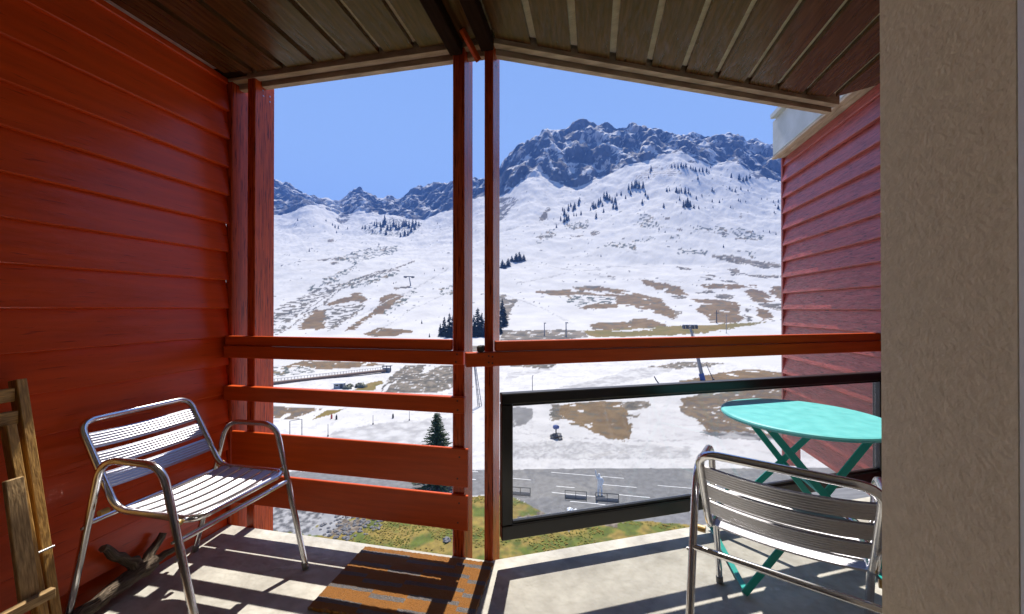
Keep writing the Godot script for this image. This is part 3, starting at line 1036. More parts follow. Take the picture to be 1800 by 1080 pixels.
	for i in 7:
		var an := TAU * i / 7.0
		var d := Vector3(cos(an), 0, sin(an))
		tri(blade, d.cross(Vector3.UP) * 0.05, d.cross(Vector3.UP) * -0.05, d * 0.12 + Vector3(0, 0.16, 0), Vector3.UP)
	var mm := MultiMesh.new()
	mm.transform_format = MultiMesh.TRANSFORM_3D
	mm.use_colors = true
	mm.mesh = blade.commit()
	var spots := []
	var r3 := RandomNumberGenerator.new()
	r3.seed = 12
	for i in 11000:
		var x := r3.randf_range(-26.0, 16.0)
		var z := r3.randf_range(-50.0, -36.5)
		if nz_mid.get_noise_2d(x * 9.0, z * 9.0) < -0.05: continue
		var b := rad_to_deg(atan2(x, -z))
		var c := clampi(azs.bsearch(b), 0, nc - 1)
		var rr := Vector2(x, z).length()
		var k := nr - 1
		for q in nr:
			if flat[c * nr + q].length() >= rr:
				k = q; break
		if cover[c * nr + k] == LAWN: spots.append(Vector2(x, z))
	mm.instance_count = spots.size()
	for i in spots.size():
		var s: Vector2 = spots[i]
		var sc := r3.randf_range(0.45, 1.1)
		mm.set_instance_transform(i, Transform3D(Basis(Vector3.UP, r3.randf() * TAU).scaled(Vector3(sc, sc * 0.8, sc)), Vector3(s.x, ground_height(s.x, s.y) - 0.02, s.y)))
		mm.set_instance_color(i, Color(0.19, 0.140, 0.022).lerp(Color(0.098, 0.108, 0.008), clampf(nz_mid.get_noise_2d(s.x * 18.0, s.y * 18.0) * 2.0 + r3.randf_range(0.1, 0.7), 0, 1)))
	var gr := MultiMeshInstance3D.new()
	gr.name = "grass"
	gr.multimesh = mm
	gr.material_override = mat.ground
	add_child(gr)
	tag(gr, "rough yellow green grass on the bank below the balcony", "grass", "", "stuff")
	# lower snow all round, out to the horizon
	var ring := PackedVector2Array()
	for i in 48: ring.append(Vector2(cos(TAU * i / 48), sin(TAU * i / 48)) * 4500.0)
	tag(put("ground", prism(ring, -34.0, -32.0), plain(lin(0.6, 0.6, 0.62), 0.9)), "", "", "", "structure")

func cover_colour(kind: int, p: Vector3, f: Vector2, s: float, face: Vector3) -> Color:
	var r := f.length()
	var k := 14.0 if r < 75.0 else (4.0 if r < 220.0 else 1.0)
	var n := nz_fine.get_noise_2d(f.x * k, f.y * k)
	var n2 := nz_mid.get_noise_2d(f.x * k * 1.3 + 900.0, f.y * k * 1.3)
	var snow := Color(0.405, 0.398, 0.388).lerp(Color(0.485, 0.476, 0.460), clampf(n2 + 0.5, 0, 1))
	match kind:
		SNOW, CLEAN:
			if kind == SNOW and s > 8.5 and s < 14.0:
				# lone boulders and bushes poking through
				if n > 0.53 and n2 > 0.10: return Color(0.06, 0.06, 0.058)
			if kind == SNOW and r < 220.0 and n > 0.3: return snow * 0.86
			return snow
		DIRTY:
			return Color(0.27, 0.265, 0.26).lerp(Color(0.41, 0.405, 0.395), clampf(n * 1.2 + n2 + 0.5, 0, 1))
		TURF:
			if n2 > 0.42: return snow
			if n < -0.35: return Color(0.07, 0.06, 0.04)
			return Color(0.088, 0.050, 0.016).lerp(Color(0.140, 0.086, 0.033), clampf(n + n2 + 0.5, 0, 1))
		SCRUB:
			if n > 0.42 and n2 > 0.0: return snow
			if n < -0.12: return Color(0.075, 0.062, 0.050)
			return Color(0.085, 0.052, 0.022).lerp(Color(0.145, 0.100, 0.058), clampf(n * 1.6 + n2 + 0.3, 0, 1))
		OCHRE:
			return Color(0.10, 0.080, 0.007).lerp(Color(0.15, 0.10, 0.018), clampf(n + n2 + 0.5, 0, 1))
		SPECKS:
			if n > 0.10: return Color(0.05, 0.06, 0.052)
			if n2 > 0.3: return Color(0.15, 0.115, 0.065)
			return snow
		THICK_SPECKS:
			if n > -0.02: return Color(0.06, 0.06, 0.054).lerp(Color(0.11, 0.095, 0.072), clampf(n2 + 0.5, 0, 1))
			return snow
		BRUSH:
			if n > 0.38: return snow * 0.9
			return Color(0.05, 0.046, 0.036).lerp(Color(0.155, 0.128, 0.095), clampf(n * 1.5 + n2 + 0.5, 0, 1))
		GRAVEL:
			return Color(0.110, 0.110, 0.110).lerp(Color(0.165, 0.165, 0.165), clampf(n + 0.5, 0, 1))
		STONES:
			return Color(0.07, 0.07, 0.072).lerp(Color(0.28, 0.275, 0.27), clampf(n * 1.8 + 0.45, 0, 1))
		PATH:
			return Color(0.20, 0.20, 0.20).lerp(Color(0.26, 0.26, 0.26), clampf(n + 0.5, 0, 1))
		SOIL:
			return Color(0.08, 0.06, 0.042).lerp(Color(0.20, 0.165, 0.125), clampf(n * 1.5 + 0.5, 0, 1))
		LAWN:
			var g := Color(0.185, 0.132, 0.024).lerp(Color(0.068, 0.088, 0.007), clampf(n2 * 2.6 + 0.50, 0, 1))
			return g * (0.80 + 0.5 * clampf(n + 0.5, 0, 1))
		TERRACE:
			# snow terraces: rock steps show along the contour
			if sin(p.y * 0.42 + n2 * 2.0) > 0.55: return Color(0.22, 0.19, 0.16)
			return snow
		SPUR:
			if n > 0.05: return Color(0.11, 0.12, 0.12)
			return snow
		ROCK:
			# snow lies in gullies that run down the face and along ledges
			var gully := nz_crag.get_noise_3d(p.x * 1.6, p.y * 0.8 + p.x * 0.6, p.z * 1.6)
			var ledge := nz_mid.get_noise_3d(p.x * 0.9 + 300.0, p.y * 2.6 - p.x * 0.4, p.z * 0.9)
			var grit := nz_fine.get_noise_3d(p.x * 0.40, p.y * 0.55, p.z * 0.40)
			var lim := 0.24 - clampf((s - 15.1) * 0.16, 0.0, 0.13)
			if p.x > 330.0: lim -= 0.10
			if gully * 0.55 + ledge * 0.55 + grit * 0.55 + (absf(face.y) - 0.55) * 0.35 > lim: return snow
			return Color(0.030, 0.032, 0.036).lerp(Color(0.085, 0.082, 0.080), clampf(n * 0.8 + n2 + 0.5, 0, 1))
	return snow


# ------------------------------------------------------------------ things in the valley
func pole(called: String, at: Vector3, h: float, r: float, m: Material, label: String, category: String, group := "") -> Node3D:
	var t := thing(called, at, 0.0, label, category, group)
	put("mast", tube(pv([Vector3(0, -0.3, 0), Vector3(0, h * 0.5, 0), Vector3(0, h, 0)]), [r, r * 0.9, r * 0.75], 8), m, t)
	put("foot", tube(pv([Vector3(0, -0.3, 0), Vector3(0, 0.35, 0)]), r * 2.2, 8), m, t)
	return t

func rock_mesh(sd: int, flat_y := 0.6) -> ArrayMesh:
	var st := begin()
	st.set_smooth_group(-1)
	var n := FastNoiseLite.new()
	n.seed = sd; n.frequency = 0.9
	var rings := 7
	var segs := 11
	var g := []
	for i in rings + 1:
		var row := []
		var th := PI * i / rings
		for j in segs:
			var ph := TAU * j / segs
			var d := Vector3(sin(th) * cos(ph), cos(th), sin(th) * sin(ph))
			var rr := 1.0 + n.get_noise_3dv(d * 1.7) * 0.7
			row.append(Vector3(d.x, d.y * flat_y, d.z) * rr)
		g.append(row)
	for i in rings:
		for j in segs:
			var k := (j + 1) % segs
			for v in [g[i][j], g[i][k], g[i + 1][k], g[i][j], g[i + 1][k], g[i + 1][j]]:
				st.set_uv(Vector2(v.x, v.z)); st.add_vertex(v)
	st.generate_normals()
	return st.commit()

func on_ground(x: float, z: float, lift := 0.0) -> Vector3:
	return Vector3(x, ground_height(x, z) + lift, z)

func build_valley() -> void:
	# painted bays of the car park, laid as thin sheets
	var cp := structure("car_park_markings")
	for l in [[-6.4, 4.5, -60.0], [1.2, 6.0, -57.2], [-5.2, -2.6, -55.3], [3.2, 7.4, -54.4], [-5.6, 0.4, -53.2], [-3.0, 1.5, -51.2], [-14.0, -9.0, -56.6], [9.0, 14.5, -58.5], [-24.0, -17.5, -57.8], [-25.0, -17.0, -55.0], [7.5, 12.0, -51.6]]:
		var n := int((l[1] - l[0]) / 0.8) + 1
		var w: float = (l[1] - l[0]) / n
		var st := begin()
		for i in n:
			var x0: float = l[0] + w * i
			var z: float = l[2] + rng.randf_range(-0.02, 0.02)
			var p := [on_ground(x0, z - 0.07, 0.02), on_ground(x0 + w * 0.97, z - 0.07, 0.02), on_ground(x0 + w * 0.97, z + 0.07, 0.02), on_ground(x0, z + 0.07, 0.02)]
			tri(st, p[0], p[1], p[2], Vector3.UP); tri(st, p[0], p[2], p[3], Vector3.UP)
		put("painted_line", st.commit(), mat.line, cp)
	# metal crowd barriers with a solid lower panel
	var names := ["grey metal barrier at the left edge of the glass panel, cut by its frame", "grey metal barrier next to the grassy corner of the car park", "grey metal barrier left of the white statue's foot", "grey metal barrier in front of the white statue"]
	var spots := [[-12.6, -51.4, 2.1, 0.05], [-9.7, -51.6, 2.7, 0.06], [-2.3, -52.0, 2.8, 0.04], [1.75, -52.15, 2.9, 0.05]]
	for i in 4:
		var s: Array = spots[i]
		var b := thing("crowd_barrier", on_ground(s[0], s[1]), s[3], names[i], "barrier", "barriers in the car park")
		for x in [-0.5, 0.0, 0.5]:
			put("upright", box(Vector3(0.09, 1.05, 0.07), 0.01), mat.dark_steel, b, Transform3D(Basis(), Vector3(x * s[2], 0.525, 0)))
		put("top_rail", box(Vector3(s[2] + 0.1, 0.10, 0.09), 0.01), mat.dark_steel, b, Transform3D(Basis(), Vector3(0, 1.03, 0)))
		put("panel", box(Vector3(s[2], 0.40, 0.05), 0.01), mat.grey_steel, b, Transform3D(Basis(), Vector3(0, 0.25, 0)))
		put("foot", box(Vector3(s[2], 0.10, 0.45), 0.02), mat.dark_steel, b, Transform3D(Basis(), Vector3(0, 0.05, 0)))
	build_statue(on_ground(0.85, -53.6))
	# chairlift pylon behind the right handrail
	var py := thing("chairlift_pylon", on_ground(40.3, -157.3), 0.12, "grey chairlift pylon with a double crossarm behind the right handrail", "pylon")
	put("mast", tube(pv([Vector3(0, 0, 0), Vector3(-2.2, 10, 0), Vector3(-4.6, 20.2, 0)]), [0.62, 0.5, 0.40], 10), mat.grey_steel, py)
	put("pad", tube(pv([Vector3(0, 0, 0), Vector3(-0.55, 2.4, 0)]), 0.95, 12), mat.blue_pad, py)
	for yy in [19.4, 20.6]:
		put("crossarm", box(Vector3(5.4, 0.4, 0.4), 0.04), mat.grey_steel, py, Transform3D(Basis(), Vector3(-4.6, yy, 0)))
	for x in [-6.9, -5.6, -3.6, -2.3]:
		put("sheave_bank", box(Vector3(0.45, 1.3, 2.2), 0.06), mat.dark_steel, py, Transform3D(Basis(), Vector3(x, 19.9, 0)))
	put("ladder", box(Vector3(0.14, 19, 0.14), 0.02), mat.dark_steel, py, Transform3D(Basis(Vector3(0, 0, 1), 0.225), Vector3(-1.7, 9.6, 0.7)))
	var strut := thing("snow_lance", on_ground(44.5, -159.0), 0.0, "dark leaning snow lance beside the pylon with the blue pad", "snow lance")
	put("mast", tube(pv([Vector3(0, 0, 0), Vector3(-1.2, 2.6, 0), Vector3(-2.6, 6.0, 0)]), [0.16, 0.13, 0.10], 7), mat.dark_steel, strut)
	put("foot", tube(pv([Vector3(0, -0.2, 0), Vector3(-0.1, 0.4, 0)]), 0.4, 8), mat.dark_steel, strut)
	# T-shaped pylon on the left slope
	var tp := thing("lift_pylon", on_ground(-306.3, -613.2), 0.45, "T-shaped lift pylon standing alone on the snow slope", "pylon")
	put("mast", tube(pv([Vector3(0, -1, 0), Vector3(-1.5, 8, 0), Vector3(-3.0, 15.5, 0)]), [1.0, 0.8, 0.7], 8), mat.grey_steel, tp)
	put("crossarm", box(Vector3(18.0, 1.2, 1.0), 0.1), mat.dark_steel, tp, Transform3D(Basis(), Vector3(-3.0, 16.0, 0)))
	for x in [-6.0, 6.0]:
		put("sheave_bank", tube(pv([Vector3(x - 6.0, 15.4, 0), Vector3(x - 3.0, 15.0, 0), Vector3(x, 15.4, 0)]), [1.1, 1.9, 1.1], 8), mat.dark_steel, tp)
	# lighter poles
	var far := pole("lift_pylon", on_ground(127.6, -444.5), 13.4, 0.5, mat.dark_steel, "thin dark pylon with a short crossarm on the brown turf patch", "pylon")
	put("crossarm", box(Vector3(4.6, 0.5, 0.5), 0.05), mat.dark_steel, far, Transform3D(Basis(), Vector3(0, 10.6, 0)))
	for q in [[120.3, -390.5, 16.8, "slim pale pole right of the dark pylon", 0.26], [-23.4, -341.9, 12.0, "pale pole with a lamp head before the white slope", 0.5], [-43.3, -348.6, 11.3, "grey pole among low bushes beside the dark brush", 0.42], [-17.7, -113.6, 6.4, "slim dark pole just above the black panel frame", 0.10]]:
		var lp := pole("marker_pole", on_ground(q[0], q[1]), q[2], q[4], mat.dark_steel if q[2] < 7.0 else mat.grey_steel, q[3], "pole")
		put("head", box(Vector3(q[4] * 5.0, q[4] * 2.0, q[4] * 2.0), q[4] * 0.3), mat.grey_steel, lp, Transform3D(Basis(), Vector3(q[4] * 1.2, q[2], 0)))
	# lattice mast seen between the two middle posts
	var lm := thing("lattice_mast", on_ground(-30.1, -100.7), 0.2, "leaning steel lift mast seen between the two middle posts", "mast")
	for s in [[-0.5, -0.3], [0.5, -0.3], [0.0, 0.5]]:
		put("leg", tube(pv([Vector3(s[0], 0, s[1]), Vector3(s[0] * 0.4 - 1.4, 11.6, s[1] * 0.4)]), 0.11, 6), mat.grey_steel, lm)
	for i in 9:
		var t := (i + 0.5) / 9.0
		put("rung", box(Vector3(lerpf(1.0, 0.45, t), 0.09, 0.09), 0.01), mat.grey_steel, lm, Transform3D(Basis(), Vector3(-1.4 * t, 11.6 * t, -0.25)))
	put("head", box(Vector3(2.4, 0.35, 0.5), 0.05), mat.dark_steel, lm, Transform3D(Basis(), Vector3(-1.4, 11.7, 0)))
	# snow gun with blue body
	var sg := thing("snow_gun", on_ground(-7.3, -77.4), 0.5, "blue snow gun on a dark stand on the snow before the turf mound", "snow gun")
	put("barrel", tube(pv([Vector3(-0.1, 2.05, -0.5), Vector3(0, 2.2, 0), Vector3(0.1, 2.35, 0.6)]), [0.42, 0.46, 0.36], 14), mat.blue_pad, sg)
	put("stand", tube(pv([Vector3(0, 0.2, 0), Vector3(0, 1.9, 0)]), 0.14, 8), mat.dark_steel, sg)
	put("base", rock_mesh(5, 0.45), mat.dark_steel, sg, Transform3D(Basis().scaled(Vector3(1.3, 0.9, 0.9)), Vector3(0, 0.5, 0)))
	put("hose_box", box(Vector3(0.9, 0.45, 0.5), 0.05), mat.dark_steel, sg, Transform3D(Basis(Vector3.UP, 0.5), Vector3(0.3, 0.2, 1.4)))
	var sl := thing("snow_lance", on_ground(21.7, -141.9), 0.0, "short dark leaning snow lance left of the pylon with the blue pad", "snow lance")
	put("mast", tube(pv([Vector3(1.0, 0, 0), Vector3(-0.4, 2.0, 0), Vector3(-1.0, 3.2, 0)]), [0.2, 0.22, 0.16], 7), mat.dark_steel, sl)
	put("foot", rock_mesh(6, 0.4), mat.dark_steel, sl, Transform3D(Basis().scaled(Vector3(0.9, 0.7, 0.7)), Vector3(1.2, 0.1, 0)))
	build_carpet()
	# service hut
	var hut := thing("service_hut", on_ground(-83.0, -114.7), 0.35, "small grey service hut beside shrubs between the railing boards", "hut")
	put("wall", box(Vector3(3.2, 1.75, 2.0), 0.04), mat.hut_wall, hut, Transform3D(Basis(), Vector3(0, 0.8, 0)))
	put("roof", box(Vector3(3.6, 0.22, 2.5), 0.04), mat.white_paint, hut, Transform3D(Basis(), Vector3(0, 1.82, 0.1)))
	sub(put("window", box(Vector3(1.2, 0.8, 0.05), 0.01), mat.white_paint, hut, Transform3D(Basis(), Vector3(-0.6, 1.1, 1.02))), "pane", box(Vector3(1.0, 0.6, 0.03), 0.01), mat.window, Transform3D(Basis(), Vector3(-0.6, 1.1, 1.05)))
	sub(put("door", box(Vector3(0.8, 1.45, 0.06), 0.01), mat.dark_steel, hut, Transform3D(Basis(), Vector3(0.8, 0.74, 1.02))), "handle", box(Vector3(0.08, 0.16, 0.06), 0.01), mat.grey_steel, Transform3D(Basis(), Vector3(1.1, 0.75, 1.08)))
	var bush := shrub_mesh(3, 420)
	var k := 0
	for b in [[-79.5, -113.7, 1.5, "low grey green shrub nearest the service hut"], [-76.7, -117.0, 1.9, "rounded grey green shrub beside the ochre grass"], [-81.0, -117.5, 1.2, "small grey shrub behind the service hut"]]:
		var o := put("shrub", bush, mat.shrub, null, Transform3D(Basis(Vector3.UP, k * 1.3).scaled(Vector3(b[2] * 1.3, b[2], b[2])), on_ground(b[0], b[1])))
		tag(o, b[3], "shrub", "shrubs by the service hut")
		k += 1
	# posts and nets on the nursery slope
	var fr := thing("net_frame", on_ground(-58.7, -67.4), 0.05, "thin goal-like frame of two posts and a bar on the snow", "frame")
	put("post", tube(pv([Vector3(-1.35, -0.2, 0), Vector3(-1.35, 3.0, 0)]), 0.07, 7), mat.dark_steel, fr)
	put("post", tube(pv([Vector3(1.35, -0.2, 0), Vector3(1.35, 3.5, 0)]), 0.07, 7), mat.dark_steel, fr)
	put("bar", tube(pv([Vector3(-1.35, 3.0, 0), Vector3(1.35, 3.5, 0)]), 0.05, 7), mat.dark_steel, fr)
	for q in [[-52.1, -68.4, 2.5, "thin post with a sagging rope on the grey snow edge"], [-48.1, -78.1, 2.1, "short post standing where the white piste meets grey snow"], [-41.9, -83.2, 2.2, "short post left of the tall spruce top"]]:
		pole("marker_pole", on_ground(q[0], q[1]), q[2], 0.06, mat.dark_steel, q[3], "pole")
	for q in [[-60.6, -80.8, mat.red_pad, "red padded marker post on the nursery piste"], [-59.0, -80.4, mat.dark_pad, "black padded marker post beside the red one"], [-46.5, -84.0, mat.dark_pad, "dark padded marker post below the second rail"]]:
		var g := thing("padded_marker", on_ground(q[0], q[1]), 0.0, q[3], "marker")
		put("pad", tube(pv([Vector3(0, 0.0, 0), Vector3(0, 0.4, 0), Vector3(0, 0.85, 0), Vector3(0, 1.0, 0)]), [0.20, 0.22, 0.2, 0.12], 10), q[2], g)
		put("stake", tube(pv([Vector3(0, 0.9, 0), Vector3(0, 1.25, 0)]), 0.05, 6), mat.dark_steel, g)
	# boulders on the grass
	var stones := [[-15.6, -39.7, 0.40, "dark boulder on the grass beside the middle post"], [-2.9, -48.9, 0.34, "white painted stone at the edge of the car park, left of two"], [-2.2, -48.8, 0.28, "white painted stone at the edge of the car park, right of two"], [-8.6, -45.4, 0.30, "flat grey stone at the end of the grass verge"]]
	for s in stones:
		var white: bool = s[3].begins_with("white")
		tag(put("boulder", rock_mesh(int(s[0] * 10.0), 0.7), mat.white_paint if white else mat.stone, null, Transform3D(Basis(Vector3.UP, s[0]).scaled(Vector3.ONE * s[2]), on_ground(s[0], s[1], s[2] * 0.25))), s[3], "boulder")
	# rubble beside the footpath, past counting
	var rub := begin()
	var bits := [rock_mesh(91), rock_mesh(92), rock_mesh(93)]
	for i in 260:
		var x := rng.randf_range(-31.0, -22.5)
		var z := rng.randf_range(-43.5, -37.0)
		if (x + 27.5) * (x + 27.5) / 14.0 + (z + 40.5) * (z + 40.5) / 9.0 > 1.0: continue
		var sc := rng.randf_range(0.06, 0.24)
		rub.append_from(bits[i % 3], 0, Transform3D(Basis(Vector3.UP, rng.randf() * TAU).scaled(Vector3.ONE * sc), on_ground(x, z, sc * 0.2)))
	tag(put("rubble", rub.commit(), mat.stone), "loose grey rubble beside the footpath below the railing", "rubble", "", "stuff")

func build_carpet() -> void:
	# covered conveyor lift: a deck on legs with a fence of pickets, rising to a small end station
	var a := on_ground(-122.0, -100.5, 0.3)
	var b := on_ground(-86.2, -149.0, 0.9)
	var c := thing("conveyor_lift", Vector3.ZERO, 0.0, "long brown conveyor lift with a picket fence across the snow", "ski lift")
	put("deck", box(Vector3(a.distance_to(b), 0.9, 2.0), 0.05), plain(lin(0.15, 0.10, 0.075), 0.9), c, span(a, b))
	var side := Vector3(b.x - a.x, 0, b.z - a.z).normalized().cross(Vector3.UP)
	var picket := box(Vector3(0.12, 1.0, 0.10), 0.01)
	for i in 56:
		var p := a.lerp(b, (i + 0.5) / 56.0) - side * 0.9
		put("picket", picket, mat.dark_steel, c, Transform3D(Basis(), p + Vector3(0, 0.85, 0)))
	put("rail", box(Vector3(a.distance_to(b), 0.10, 0.08), 0.01), mat.dark_steel, c, span(a - side * 0.9 + Vector3(0, 1.3, 0), b - side * 0.9 + Vector3(0, 1.3, 0)))
	var s := thing("lift_station", on_ground(-86.0, -150.0), 0.2, "little grey end station of the conveyor lift", "station")
	for x in [-1.6, 0.0, 1.6]:
		put("post", box(Vector3(0.3, 3.0, 0.3), 0.03), mat.dark_steel, s, Transform3D(Basis(), Vector3(x, 1.4, 0)))
	put("cabin", box(Vector3(3.0, 1.5, 1.8), 0.05), mat.grey_steel, s, Transform3D(Basis(), Vector3(0, 0.9, -0.6)))
	put("roof", box(Vector3(3.8, 0.2, 2.4), 0.04), mat.dark_steel, s, Transform3D(Basis(), Vector3(0, 2.55, -0.4)))

func shrub_mesh(sd: int, n: int) -> ArrayMesh:
	var r := RandomNumberGenerator.new()
	r.seed = sd
	var st := begin()
	for i in n:
		var d := Vector3(r.randfn(), absf(r.randfn()), r.randfn()).normalized()
		var p := d * r.randf_range(0.35, 0.8)
		p.y = absf(p.y)
		var u := Vector3(r.randfn(), r.randfn(), r.randfn()).normalized() * 0.16
		var v := d.cross(u).normalized() * 0.14
		tri(st, p - v, p + v, p + u + d * 0.12, d)
	return st.commit()

func capsule(p: Vector3, a: Vector3, b: Vector3, ra: float, rb: float) -> float:
	var ab := b - a
	var t := clampf((p - a).dot(ab) / ab.length_squared(), 0.0, 1.0)
	return p.distance_to(a + ab * t) - lerpf(ra, rb, t)

func build_statue(at: Vector3) -> void:
	# white standing figure, one arm thrown up, meshed from tapered bones as surface nets
	var bones := [[Vector3(-0.26, 0.06, 0.10), Vector3(-0.24, 0.06, -0.08), 0.10, 0.10], [Vector3(-0.24, 0.10, 0), Vector3(-0.20, 0.75, 0.02), 0.10, 0.14], [Vector3(-0.20, 0.75, 0.02), Vector3(-0.12, 1.42, 0), 0.14, 0.20],
		[Vector3(0.26, 0.06, 0.10), Vector3(0.25, 0.06, -0.08), 0.10, 0.10], [Vector3(0.25, 0.10, 0), Vector3(0.22, 0.75, 0.02), 0.10, 0.14], [Vector3(0.22, 0.75, 0.02), Vector3(0.12, 1.42, 0), 0.14, 0.20],
		[Vector3(0, 1.45, 0), Vector3(-0.02, 1.85, 0), 0.27, 0.25], [Vector3(-0.02, 1.85, 0), Vector3(-0.05, 2.25, 0), 0.27, 0.28], [Vector3(-0.30, 2.32, 0), Vector3(0.20, 2.30, 0), 0.15, 0.15],
		[Vector3(-0.06, 2.4, 0), Vector3(-0.09, 2.62, 0.02), 0.11, 0.10], [Vector3(-0.10, 2.70, 0.03), Vector3(-0.11, 2.86, 0.03), 0.17, 0.15],
		[Vector3(-0.33, 2.36, 0), Vector3(-0.48, 2.80, 0.02), 0.14, 0.11], [Vector3(-0.48, 2.80, 0.02), Vector3(-0.58, 3.22, 0.04), 0.11, 0.08], [Vector3(-0.58, 3.22, 0.04), Vector3(-0.60, 3.46, 0.04), 0.08, 0.06],
		[Vector3(0.24, 2.32, 0), Vector3(0.42, 1.95, 0.0), 0.14, 0.11], [Vector3(0.42, 1.95, 0.0), Vector3(0.30, 1.58, 0.12), 0.11, 0.08]]
	var cell := 0.055
	var lo := Vector3(-0.85, -0.1, -0.4)
	var dims := Vector3i(28, 68, 15)
	var field := PackedFloat32Array()
	field.resize(dims.x * dims.y * dims.z)
	for x in dims.x:
		for y in dims.y:
			for z in dims.z:
				var p := lo + Vector3(x, y, z) * cell
				var d := 9.0
				for b in bones:
					var e := capsule(p, b[0], b[1], b[2], b[3])
					var h := clampf(0.5 + 0.5 * (d - e) / 0.06, 0.0, 1.0)
					d = lerpf(d, e, h) - 0.06 * h * (1.0 - h)
				field[(x * dims.y + y) * dims.z + z] = d
	var vert := {}
	for x in dims.x - 1:
		for y in dims.y - 1:
			for z in dims.z - 1:
				var sum := Vector3.ZERO
				var cnt := 0
				for e in [[0, 1], [2, 3], [4, 5], [6, 7], [0, 2], [1, 3], [4, 6], [5, 7], [0, 4], [1, 5], [2, 6], [3, 7]]:
					var ca := Vector3i(x + (e[0] >> 2 & 1), y + (e[0] >> 1 & 1), z + (e[0] & 1))
					var cb := Vector3i(x + (e[1] >> 2 & 1), y + (e[1] >> 1 & 1), z + (e[1] & 1))
					var fa := field[(ca.x * dims.y + ca.y) * dims.z + ca.z]
					var fb := field[(cb.x * dims.y + cb.y) * dims.z + cb.z]
					if (fa < 0.0) != (fb < 0.0):
						sum += Vector3(ca).lerp(Vector3(cb), fa / (fa - fb))
						cnt += 1
				if cnt > 0: vert[Vector3i(x, y, z)] = lo + sum / cnt * cell
	var st := begin()
	st.set_smooth_group(0)
	var axes := [Vector3i(1, 0, 0), Vector3i(0, 1, 0), Vector3i(0, 0, 1)]
	for x in range(1, dims.x - 1):
		for y in range(1, dims.y - 1):
			for z in range(1, dims.z - 1):
				var f0 := field[(x * dims.y + y) * dims.z + z]
				for ax in 3:
					var n: Vector3i = Vector3i(x, y, z) + axes[ax]
					var f1 := field[(n.x * dims.y + n.y) * dims.z + n.z]
					if (f0 < 0.0) == (f1 < 0.0): continue
					var u: Vector3i = axes[(ax + 1) % 3]
					var v: Vector3i = axes[(ax + 2) % 3]
					var c := Vector3i(x, y, z)
					var q := [c - u - v, c - v, c, c - u]
					if not (vert.has(q[0]) and vert.has(q[1]) and vert.has(q[2]) and vert.has(q[3])): continue
					var order := [0, 2, 1, 0, 3, 2] if f0 < 0.0 else [0, 1, 2, 0, 2, 3]
					for k in order: st.add_vertex(vert[q[k]])
	st.index()
	st.generate_normals()
	var s := thing("statue", at, 0.15, "white statue of a standing figure with one arm raised in the car park", "statue")
	put("figure", st.commit(), mat.white_paint, s)
	put("plinth", box(Vector3(1.3, 0.25, 0.9), 0.03), mat.stone, s, Transform3D(Basis(), Vector3(0, 0.02, 0)))

# ------------------------------------------------------------------ trees
func far_conifer(sd: int) -> ArrayMesh:
	# one metre tall; drooping whorls of small blades round a stem
	var r := RandomNumberGenerator.new()
	r.seed = sd
	var st := begin()
	add_tube(st, pv([Vector3(0, -0.06, 0), Vector3(0, 0.5, 0), Vector3(0, 0.98, 0)]), [0.03, 0.02, 0.004], 5)
	for w in 16:
		var t := 0.10 + 0.88 * w / 16.0
		var reach := 0.21 * pow(1.0 - t, 0.75) + 0.012
		for k in 9:
			var an := r.randf() * TAU
			var d := Vector3(cos(an), 0, sin(an))
			var l := reach * r.randf_range(0.65, 1.2)
			var p := Vector3(0, t + r.randf_range(-0.02, 0.02), 0)
			var tip := p + d * l - Vector3(0, l * r.randf_range(0.15, 0.55), 0)
			var s := d.cross(Vector3.UP) * l * 0.42
			var mid := p.lerp(tip, 0.55)
			tri(st, p, mid + s, tip, (Vector3.UP + d).normalized())
			tri(st, p, tip, mid - s, (Vector3.UP + d).normalized())
			tri(st, p + Vector3(0, 0.02, 0), mid - Vector3(0, l * 0.25, 0), tip, s.normalized())
	return st.commit()

func near_conifer() -> Array:
	var r := RandomNumberGenerator.new()
	r.seed = 71
	var h := 10.8
	var crown := begin()
	var tk := begin()
	add_tube(tk, pv([Vector3(0, -0.3, 0), Vector3(0.03, h * 0.5, 0), Vector3(0, h * 0.97, 0)]), [0.22, 0.13, 0.02], 9)
	var y := 0.9
	while y < h - 0.15:
		var f := y / h
		var reach := 4.3 * pow(1.0 - f, 0.88) + 0.16
		var count := 11 if f < 0.8 else 7
		for k in count:
			var an := TAU * k / count + r.randf() * 0.7
			var d := Vector3(cos(an), 0, sin(an))
			var l := reach * r.randf_range(0.62, 1.12)
			var base := Vector3(0, y + r.randf_range(-0.14, 0.14), 0)
			var n := 4 + int(l * 5.0)
			var prev := base
			for i in range(1, n + 1):
				var t := float(i) / n
				var p := base + d * l * t + Vector3(0, -l * 0.30 * t + l * 0.26 * t * t, 0)
				for s in 5:
					var sd := (d.rotated(Vector3.UP, r.randf_range(-1.3, 1.3)) + Vector3(0, r.randf_range(-0.75, 0.25), 0)).normalized()
					var ll := r.randf_range(0.20, 0.42) * (1.15 - 0.45 * t)
					var q := prev.lerp(p, r.randf())
					var wv := sd.cross(Vector3(r.randfn(), r.randfn(), r.randfn())).normalized() * 0.055
					tri(crown, q + wv, q - wv, q + sd * ll, wv.cross(sd).normalized())
				prev = p
		y += 0.20 + 0.05 * (1.0 - f)
	return [tk.commit(), crown.commit()]

